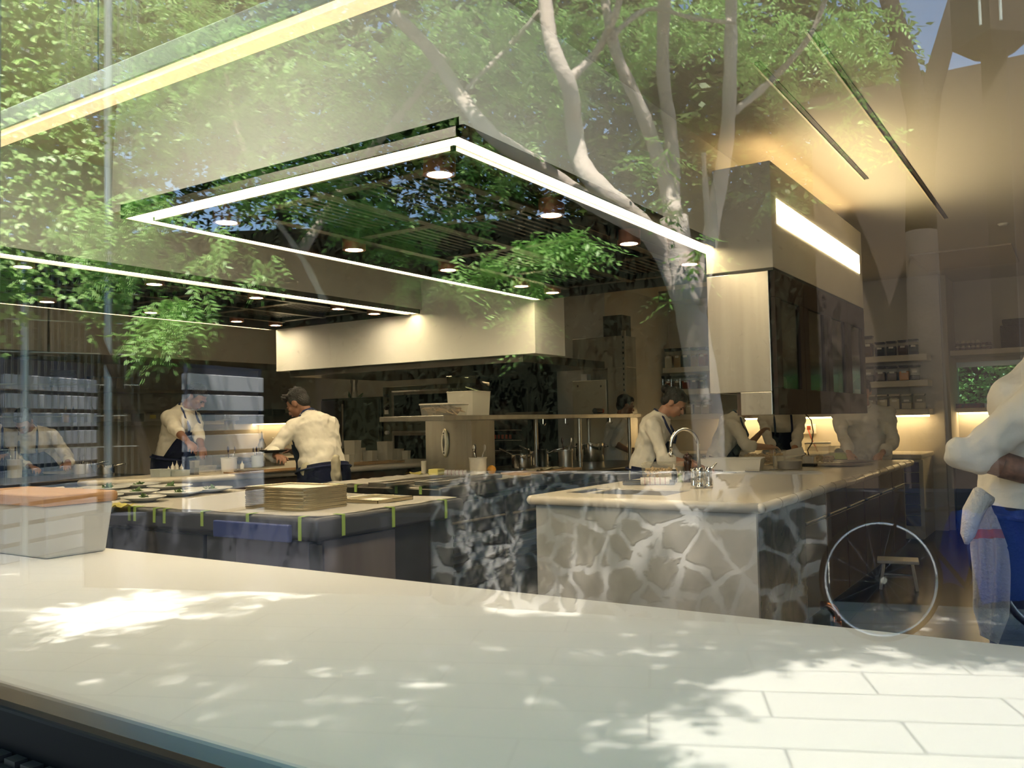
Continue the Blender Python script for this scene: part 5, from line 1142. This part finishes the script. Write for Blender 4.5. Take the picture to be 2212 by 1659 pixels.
def person(loc, face, label, height=1.74, lean=12, bend=10, hp=20, hy=0, R_=None, L_=None, skin=skin1, hair='short', apron=None, sleeve=.55, cuff=True,
           poleR=(.5,-.5,-.8), poleL=(-.5,-.5,-.8), handR=None, handL=None, trou=trous, wide=1.0, build=1.0, forearm=None, bib=True, wrap=2.25, jkt=jacket, vox=.0065, curl=.5, fem=False):
    k = height/1.74; t = thing('person', (loc[0], loc[1], 0), label, 'person', None, R(face-90))
    th = R(lean)
    def sp(u):                      # spine point and frame at height u (0 pelvis .. 1 neck base)
        a = th*.5 + (th*.5+R(bend))*max(u,0) if u > 0 else th*.5*max(0,1+u*5)
        n = 12; p = Vector((0,0,.95)); 
        if u <= 0: return p+Vector((0,0,.5*u)), 0.0
        for i in range(n):
            ang = th*.5+(th*.5+R(bend))*((i+.5)/n*u); p = p+Vector((0, math.sin(ang), math.cos(ang)))*(.5*u/n)
        return p, th*.5+(th*.5+R(bend))*u
    def P(u, x, y, off=0):
        c, a = sp(u); return (c+Vector((x, y*math.cos(a), -y*math.sin(a))))*k
    def rad(u):
        for (u0,a0,b0),(u1,a1,b1) in zip(TORSO, TORSO[1:]):
            if u <= u1: f = (u-u0)/(u1-u0); return (a0+(a1-a0)*f)*wide, (b0+(b1-b0)*f)*build
        return TORSO[-1][1:]
    # head
    nb, na = sp(1.0); hp_ = R(hp); hyv = R(hy)
    a_h = na*.6+hp_*.5; neck_top = nb+Vector((0, math.sin(a_h), math.cos(a_h)))*.10
    HR = Euler((-(hp_), 0, hyv), 'ZYX').to_matrix() if False else (Matrix.Rotation(hyv, 3, 'Z') @ Matrix.Rotation(-hp_, 3, 'X'))
    hc = neck_top + HR @ Vector((0, .018, .085))
    def H(x, y, z): return (hc + HR @ Vector((x, y, z)))*k
    body = NB()
    cap(body, nb*k, (neck_top)*k, .058*k, .056*k)
    def he(c, r): ell(body, H(*c), tuple(q*k for q in r), HR, seg=24, rings=16)
    he((0,-.012,.028), (.076,.096,.092)); he((0,.030,-.030), (.062,.066,.078)); he((0,.052,-.080), (.036,.034,.030)); he((0,-.02,-.02), (.066,.075,.075))
    he((0,.082,.022), (.048,.020,.012))                                    # brow
    cap(body, H(0,.090,.012), H(0,.112,-.022), .008*k, .013*k, 10); he((.011,.102,-.027), (.008,.010,.007)); he((-.011,.102,-.027), (.008,.010,.007))
    he((0,.092,-.054), (.022,.012,.012))
    for s in (-1,1): he((s*.040,.062,-.012), (.022,.024,.022)); he((s*.078,-.008,-.005), (.010,.022,.034))
    # torso core
    for u0, u1 in ((0,.3),(.3,.55),(.55,.70)):
        r0 = rad(u0); r1 = rad(u1)
        for s in (-1,1): cap(body, P(u0, s*r0[0]*.36, 0), P(u1, s*r1[0]*.36, 0), r0[1]*.74*k, r1[1]*.74*k)
    cap(body, P(.66, 0, 0), nb*k, .07*k, .055*k)
    # legs
    for s in (-1,1):
        hpj = Vector((s*.09,0,.92))*k; kn = Vector((s*.10,.02,.50))*k; an = Vector((s*.11,-.02,.09))*k
        cap(body, hpj, kn, .078*k, .052*k); cap(body, kn, an, .054*k, .036*k); cap(body, an, Vector((s*.12,.12,.035))*k, .034*k, .028*k)
    # arms
    arms = {}
    for s, W_, pole, nm in ((1, R_, poleR, handR), (-1, L_, poleL, handL)):
        S = P(.86, s*(.185*wide), 0); 
        W_ = Vector(W_)*1.0 if W_ is not None else P(0, s*.26, .10)
        E_, W2 = ik(S, W_, .30*k, .26*k, pole); arms[s] = (S, E_, W2)
        cap(body, P(.72, s*.06, 0), S, .045*k, .045*k); cap(body, S, E_, .046*k, .040*k); cap(body, E_, E_.lerp(W2,.35), .042*k, .040*k); cap(body, E_.lerp(W2,.35), W2, .040*k, .027*k)
        d = (W2-E_).normalized()
        if nm: d = (d*.4+Vector(nm).normalized()*.6).normalized()
        pn = Vector((0,0,-1)); pn = (pn-d*pn.dot(d)); pn = pn.normalized() if pn.length > .2 else Vector((-s,0,0))
        sd = d.cross(pn).normalized(); 
        if sd.x*s > 0: sd = -sd                     # thumbs point inwards
        m4 = Matrix((sd, d, -pn)).transposed()
        ell(body, W2+d*.048*k, (.040*k,.052*k,.017*k), m4, seg=18, rings=12)
        for f in range(4):
            L = [.078,.086,.080,.062][f]*k; b0 = W2+d*(.088-.006*abs(f-1))*k+sd*(.030-.020*f)*k; c_ = curl+.12*f; r_ = .0088*k
            dd = d.copy(); p0 = b0; ang = .25*c_
            for seg_, fr in ((0,.45),(1,.32),(2,.23)):
                ang += c_*[.35,.6,.5][seg_]; dn_ = d*math.cos(ang)+pn*math.sin(ang); p1 = p0+dn_*L*fr; cap(body, p0, p1, r_, r_*.92, 8); p0 = p1; r_ *= .93
        b0 = W2+d*.03*k+sd*.030*k; p1 = b0+(d*.55+sd*.6+pn*.35).normalized()*.042*k; cap(body, b0, p1, .012*k, .0105*k, 8); cap(body, p1, p1+(d*.9+pn*.35+sd*.05).normalized()*.034*k, .0105*k, .009*k, 8)
    o = obj('body', body, skin, t, local=True); remesh(o, vox, 3)
    for s in (-1,1): obj('eye', ell(NB(), H(s*.031,.084,.003), (.011*k,.008*k,.0075*k), HR, 12, 8), eyem, t, local=True, smooth='all'); obj('eyebrow', tube(NB(), [H(s*.014,.097,.021),H(s*.032,.094,.026),H(s*.050,.080,.020)], [.003*k,.004*k,.002*k], 6), hairm, t, local=True, smooth='all')
    obj('mouth', ell(NB(), H(0,.103,-.054), (.020*k,.005*k,.006*k), HR, 12, 8), lipm, t, local=True, smooth='all')
    # hair
    hb = NB()
    def hs(c, r): ell(hb, H(*c), tuple(q*k for q in r), HR, 22, 14)
    if hair == 'cap':
        hs((0,-.016,.050), (.084,.103,.082)); cap(hb, H(0,.03,.050), H(0,.10,.045), .05*k, .03*k); obj('cloth_cap', hb, capm, t, local=True)
        remesh(t.children[-1] if False else C.objects[-1], .008, 2) if False else None
    else:
        hs((0,-.028,.052), (.082,.100,.082)); hs((0,-.055,.0), (.074,.062,.085)); hs((0,.030,.085), (.062,.050,.040))
        for s in (-1,1): hs((s*.070,-.005,.030), (.014,.035,.040))
        if hair == 'bun': hs((0,-.140,.045), (.042,.040,.042)); hs((0,-.07,-.02), (.07,.05,.06))
        if hair == 'messy':
            for _ in range(46):
                a = random.uniform(-1.5,1.5); b_ = random.uniform(.1,1.2); q = Vector((math.sin(a)*math.cos(b_)*.078, -.01+math.cos(a)*.075*random.choice((1,-.9)), .055+math.sin(b_)*.072)); tube(hb, [H(*q), H(*(q*1.12+Vector((0,.02,.018))))], [.014*k,.003*k], 6)
        oh = obj('hair', hb, hairm, t, local=True); remesh(oh, .006, 1)
    # jacket
    jb = NB(); seg = 30
    us = [-.16,-.05,.05,.2,.35,.5,.65,.78,.88,.96,1.03,1.09]; rings = []
    for u in us:
        a_, b_ = rad(u); fl = 1.10 if u > 0 else 1.13; puff = .012*math.sin(u*9)
        rings.append([jb.verts.new(P(u, (a_*fl+.010+puff)*math.cos(2*PI*i/seg), (b_*fl+.012+puff)*math.sin(2*PI*i/seg)*(1.0))) for i in range(seg)])
    for a_, b_ in zip(rings, rings[1:]):
        for i in range(seg): jb.faces.new((a_[i], a_[(i+1)%seg], b_[(i+1)%seg], b_[i]))
    jb.faces.new(rings[0][::-1]); jb.faces.new(rings[-1])
    for s in (1,-1):
        S, E_, W2 = arms[s]; fr = sleeve; e = E_.lerp(W2, fr)
        cap(jb, P(.93, s*.06*wide, 0), S, .070*k, .072*k); cap(jb, S, E_, .072*k, .058*k); cap(jb, E_, e, .058*k, .046*k if not cuff else .052*k)
        if cuff: cap(jb, E_.lerp(W2, fr-.22), e, .057*k, .058*k)
    j = obj('jacket', jb, jkt, t, local=True); remesh(j, .010, 3, .020)
    obj('collar', tube(NB(), [P(1.075+.02*math.sin(a)*-1,.070*math.cos(a),.068*math.sin(a)+.006) for a in np.linspace(0, 2*PI, 25)], .014*k, 8), jkt, t, local=True, smooth='all')
    # trousers
    tb = NB()
    for s in (-1,1):
        hpj = Vector((s*.09,0,.92))*k; kn = Vector((s*.10,.02,.50))*k; an = Vector((s*.11,-.015,.09))*k
        cap(tb, hpj, kn, .098*k, .076*k); cap(tb, kn, an, .076*k, .062*k)
    ell(tb, Vector((0,0,.93))*k, (.172*k*wide,.132*k*build,.12*k)); o = obj('trousers', tb, trou, t, local=True); remesh(o, .012, 2, .012)
    for s in (-1,1):
        bs = NB(); ell(bs, Vector((s*.12,.05,.045))*k, (.048*k,.14*k,.045*k)); box(bs, (s*.12-.045)*k,(s*.12+.045)*k,-.085*k,.18*k,0,.02*k); obj('shoe', bs, shoe, t, local=True, smooth=True)
    # apron
    if apron:
        def sheet(us, angs, name, offs=.022, low=None):
            bm = NB(); g = []
            for u in us:
                a_, b_ = rad(max(u,-.2)); amax = angs(u); row_ = []
                for i in range(25):
                    f = -1+2*i/24; ang = PI/2+f*amax; fold = .006*math.sin(f*17+u*3)*(1 if u < 0 else .3)
                    row_.append(bm.verts.new(P(u, (a_*1.10+.012+offs+fold)*math.cos(ang), (b_*1.10+.012+offs+fold)*math.sin(ang))))
                g.append(row_)
            for a_, b_ in zip(g, g[1:]):
                for i in range(24): bm.faces.new((a_[i], a_[i+1], b_[i+1], b_[i]))
            bmesh.ops.solidify(bm, geom=bm.faces[:], thickness=.006)
            return obj(name, bm, apron, t, local=True, smooth='all')
        sheet([-.95,-.7,-.5,-.3,-.15,0,.12], lambda u: wrap if u > -.4 else min(wrap, 2.4), 'apron_skirt', .030)
        if bib:
            sheet([.1,.25,.4,.55,.68], lambda u: 1.25-(u-.1)*1.15, 'apron_bib', .034)
            for s in (-1,1): obj('apron_strap', tube(NB(), [P(.64, s*.085, rad(.64)[1]*1.1+.050), P(.80, s*.088, rad(.80)[1]*1.1+.046), P(.94, s*.088, .095), P(1.05, s*.086, .035), P(1.10, s*.060, -.045), P(1.10, 0, -.078)], .011*k, 8), apron, t, local=True, smooth='all')
        bm = NB()
        pts = [P(.06, (rad(.06)[0]*1.1+.052)*math.cos(a), (rad(.06)[1]*1.1+.052)*math.sin(a)) for a in np.linspace(0, 2*PI, 33)]; tube(bm, pts, .008*k, 8); obj('apron_string', bm, apron, t, local=True, smooth='all')
    if forearm:
        S, E_, W2 = arms[1]; bm = NB(); tube(bm, [E_.lerp(W2, f) for f in (.35,.6,.85,.98)], [.0425*k,.040*k,.034*k,.030*k], 18); obj('tattooed_forearm', bm, forearm, t, local=True, smooth='all')
    t['_k'] = 1; del t['_k']
    return t
def tgt(t_loc, face, px, py, D=None, z=None):
    """picture point -> the person's own frame"""
    w_ = atz(px, py, z) if z is not None else atd(px, py, D)
    return Matrix.Rotation(-R(face-90), 3, 'Z') @ (w_-Vector((t_loc[0], t_loc[1], 0)))
# P10: large figure at the right
L0 = atd(2224, 1000, 2.98); f0 = 4
person((L0.x, L0.y), f0, 'person in white jacket cut off by the right edge, tattooed forearm, towel at hip', 1.80, 6, 8, 20, 0, R_=tgt(L0, f0, 2292, 1040, D=2.78), L_=tgt(L0, f0, 2400, 1060, D=3.15), skin=skin2, apron=navy, sleeve=.12, poleR=(.15,-1,-.25), trou=navy, wide=1.05, build=1.1, forearm=tattoo, vox=.006, wrap=3.0)
# towel at hip
a = atd(2120, 1085, 2.83)
t = thing('hip_towel', a, 'cream towel with orange stripe hanging from the apron of the person at the right edge', 'towel')
bm = NB(); nx, nz = 14, 30; g = []
ux = Vector((.835,.549,0)); dv = Vector((.548,-.835,0))
for j in range(nz+1):
    v_ = j/nz; row_ = []
    wd = .062+.055*min(v_*3,1)+(.0 if v_ < .8 else -.10*(v_-.8)*3)
    for i in range(nx+1):
        f = i/nx-.5; q = ux*(f*wd+.012*math.sin(v_*4))+dv*(.018*math.sin(f*14+v_*2)*min(1,v_*2)+.02*v_)-Vector((0,0,.435*v_+(.03*f if v_ > .7 else 0)+(0.02*abs(f) if v_ < .1 else 0)))
        row_.append(bm.verts.new(q))
    g.append(row_)
for j in range(nz):
    for i in range(nx):
        fc = bm.faces.new((g[j][i],g[j][i+1],g[j+1][i+1],g[j+1][i])); fc.material_index = 1 if (j in (6,7) ) else 0
bmesh.ops.solidify(bm, geom=bm.faces[:], thickness=.007)
obj('cloth', bm, [towelm, mat('orange_stripe', (.75,.28,.08), .9)], t, local=True, smooth='all')
bm = NB(); 
for j in range(9): pass
tube(bm, [Vector((0,0,.0))+ux*.03, ux*.0+Vector((0,0,.018)), -ux*.04+dv*.02+Vector((0,0,-.03)), -ux*.065+dv*.03+Vector((0,0,-.10)), -ux*.07+dv*.03+Vector((0,0,-.13))], [.02,.035,.032,.022,.006], 12); obj('folded_flap', bm, towelm, t, local=True, smooth='all')
# P6: woman at the island
q = atx(1396, 1000, -3.09); f0 = 14; L0 = q
person((q.x, q.y), f0, 'woman chef with dark hair in a bun looking down over the marble island, blue apron', 1.66, 10, 16, 42, -4, R_=tgt(L0, f0, 1498, 1004, D=7.0), L_=tgt(L0, f0, 1510, 1006, D=7.25), skin=skin1, hair='bun', apron=navy, sleeve=.30, wide=.92, build=.98, vox=.0065)
# P7: chef with blue cap
q = atx(1556, 1000, -3.09); f0 = 14; L0 = q
person((q.x, q.y), f0, 'chef with blue cap reaching over the island, head half hidden by the cabinet', 1.66, 20, 14, 36, 0, R_=tgt(L0, f0, 1662, 966, D=8.5), L_=tgt(L0, f0, 1640, 938, D=8.8), skin=skin3, hair='cap', apron=navy, sleeve=.18, poleR=(.9,-.3,-.5), vox=.0065)
# P8: chef facing us behind the island
q = aty(1690, 960, 9.42); f0 = -70; L0 = q
person((q.x, q.y), f0, 'chef in blue bib apron facing the window, head hidden by the cabinet', 1.70, 14, 12, 35, 0, R_=tgt(L0, f0, 1672, 984, D=8.85), L_=tgt(L0, f0, 1712, 984, D=8.85), skin=skin1, apron=navy, sleeve=.4)
obj('note_sheet', box(NB(), -.11,.11,-.002,.002,-.06,.06), paper, label='white paper sheet held before the chef in the blue bib apron', cat='paper'); ns = C.objects['note_sheet'] if 'note_sheet' in C.objects else None
pz = aty(1712, 968, 8.95); ns.location = (pz.x, 8.95, .985); ns.rotation_euler = (R(-50), R(-12), R(20))
# P9: plain white
q = aty(1868, 960, 9.45); f0 = -80; L0 = q
person((q.x, q.y), f0, 'chef in plain white jacket without apron at the far right end of the island', 1.76, 16, 14, 30, 0, R_=tgt(L0, f0, 1836, 984, D=8.45), L_=tgt(L0, f0, 1906, 978, D=8.45), skin=skin3, sleeve=.75, wide=1.25, build=1.15)
# P5: partly hidden behind
q = atd(1326, 1000, 9.75); f0 = 45; L0 = q
person((q.x, q.y), f0, 'short-sleeved person half hidden behind the far end of the long bench', 1.64, 8, 8, 20, 0, R_=tgt(L0, f0, 1360, 975, D=9.55), L_=tgt(L0, f0, 1374, 972, D=9.85), skin=skin2, sleeve=-.0, cuff=False, apron=None)
# P4: back to us
q = atd(700, 1010, 7.35); f0 = 172; L0 = q
person((q.x, q.y), f0, 'chef with tousled dark hair seen from behind, plating at the cream counter, blue apron', 1.76, 22, 14, 38, 25, R_=tgt(L0, f0, 632, 975, D=7.55), L_=tgt(L0, f0, 600, 985, D=6.95), skin=skin2, hair='messy', apron=navy, sleeve=.55, wide=1.04, build=1.12, poleR=(.9,-.3,-.3), poleL=(-.7,-.4,-.6), vox=.006, wrap=3.0)
obj('held_plate', lathe(NB(), [(0,0),(.07,0),(.11,.02),(.108,.024),(.07,.005),(0,.004)], atd(590, 978, 6.98)), SPICES['dark'], label='small dark pan held by the chef seen from behind', cat='pan', smooth=True)
obj('tweezers', tube(NB(), [atd(625,962,7.4), atd(588,945,7.4)], .003, 6), steel, label='fine steel tweezers held by the chef with tousled hair', cat='tweezers')
tb_ = Vector((q.x, q.y, 0)); 
for k, (px, py) in enumerate(((664,1020),(728,1005))):
    a = atd(px, py, 7.18 if k else 7.2); bm = NB(); ell(bm, a, (.04,.05,.09)); ell(bm, a+Vector((0,0,-.08)), (.05,.04,.07)); o = obj('side_towel', bm, tancloth, label='pale side towel at the %s hip of the chef seen from behind' % ('left','right')[k], cat='towel'); remesh(o, .012, 2, .03)
# P3
q = atd(374, 1000, 9.12); f0 = 16; L0 = q
person((q.x, q.y), f0, 'chef with short dark hair reaching down over the cream counter, dark apron strap', 1.88, 12, 14, 42, 6, R_=tgt(L0, f0, 425, 980, D=8.25), L_=tgt(L0, f0, 440, 985, D=8.7), skin=skin2, apron=navy, sleeve=.30, poleR=(1,-.5,.2), wide=1.02, vox=.0065)
# P2
q = atd(88, 1000, 9.15); f0 = -50; L0 = q
person((q.x, q.y), f0, 'chef bending over a white board in a blue-grey bib apron at the far left', 1.74, 30, 20, 50, 0, R_=tgt(L0, f0, 66, 1008, D=8.7), L_=tgt(L0, f0, 146, 1000, D=8.7), skin=skin1, apron=mat('slate_cloth', (.07,.10,.16), .9), sleeve=.7, wide=1.06)
# P1
q = atd(-12, 1000, 9.3); f0 = -30; L0 = q
person((q.x, q.y), f0, 'chef cut off by the left edge of the picture, only one shoulder and arm showing', 1.70, 14, 14, 30, 0, R_=tgt(L0, f0, -10, 1005, D=8.7), L_=tgt(L0, f0, 12, 985, D=8.9), skin=skin1, apron=navy, sleeve=.6)

# covered bicycle outside, mirrored at the right
def mD(px, py, D=5.2): return mir(atd(px, py, D))
q = mD(1990, 1440); t = thing('bicycle', (q.x, q.y, 0), 'bicycle with pale spokes half under a blue cloth, mirrored at the right', 'bicycle')
for k, (cx, nm) in enumerate(((1905,'front'),(2290,'rear'))):
    c = mD(cx, 1300); ex = (mD(cx+100, 1300)-c).normalized(); ez = Vector((0,0,1)); c.z = .375
    ring = lambda r, n=49: [c+ex*(r*math.cos(a))+ez*(r*math.sin(a)) for a in np.linspace(0, 2*PI, n)]
    wh = obj('wheel', tube(NB(), ring(.355), .016, 10), black, t, smooth='all')
    obj('rim', tube(NB(), ring(.335), .009, 8), mat('pale_rim', (.85,.88,.95), .25, .6), wh, smooth='all')
    bm = NB()
    for j in range(14): a = 2*PI*j/14; tube(bm, [c+ex*(.02*math.cos(a+1))+ez*(.02*math.sin(a+1)), c+ex*(.33*math.cos(a))+ez*(.33*math.sin(a))], .0012, 5)
    obj('spokes', bm, mat('spoke', (.25,.26,.30), .4, .5), wh); obj('hub', tube(NB(), [c-ex.cross(ez)*.04, c+ex.cross(ez)*.04], .02, 10), steel, wh, smooth=True)
a = mD(1905,1300); a.z=.375; b_ = mD(2290,1300); b_.z=.375; c = a.lerp(b_,.48)+Vector((0,0,-.06)); d = a.lerp(b_,.62)+Vector((0,0,.42)); e = a.lerp(b_,.14)+Vector((0,0,.40))
for p_ in ([a,e+Vector((0,0,.12))],[e,c],[e,d],[c,d],[c,b_],[d,b_]): obj('frame_tube', tube(NB(), p_, .014, 8), black, t, smooth=True)
obj('handlebar', tube(NB(), [e+Vector((0,.2,.14)), e+Vector((0,0,.12)), e+Vector((0,-.2,.14))], .012, 8), black, t, smooth='all')
bm = NB(); p0 = a.lerp(b_,.42); p1 = a.lerp(b_,1.05); nx, ny = 26, 16; g = []; nr = ex.cross(ez)
for i in range(nx+1):
    row_ = []
    for j in range(ny+1):
        f = i/nx; v = -1+2*j/ny; p = p0.lerp(p1, f); top = .80-.12*abs(f-.35)+.02*math.sin(f*19); drop = abs(v)**1.6*.50
        row_.append(bm.verts.new(Vector((p.x,p.y,0))+nr*(v*.26+.03*math.sin(f*15+v))+Vector((0,0,top-drop+.015*math.sin(f*23+v*4)))))
    g.append(row_)
for i in range(nx):
    for j in range(ny): bm.faces.new((g[i][j],g[i+1][j],g[i+1][j+1],g[i][j+1]))
bmesh.ops.solidify(bm, geom=bm.faces[:], thickness=.006)
obj('blue_cover', bm, mat('blue_cloth', (.05,.13,.55), .8), label='blue cloth draped over the mirrored bicycle', cat='cloth', smooth='all')
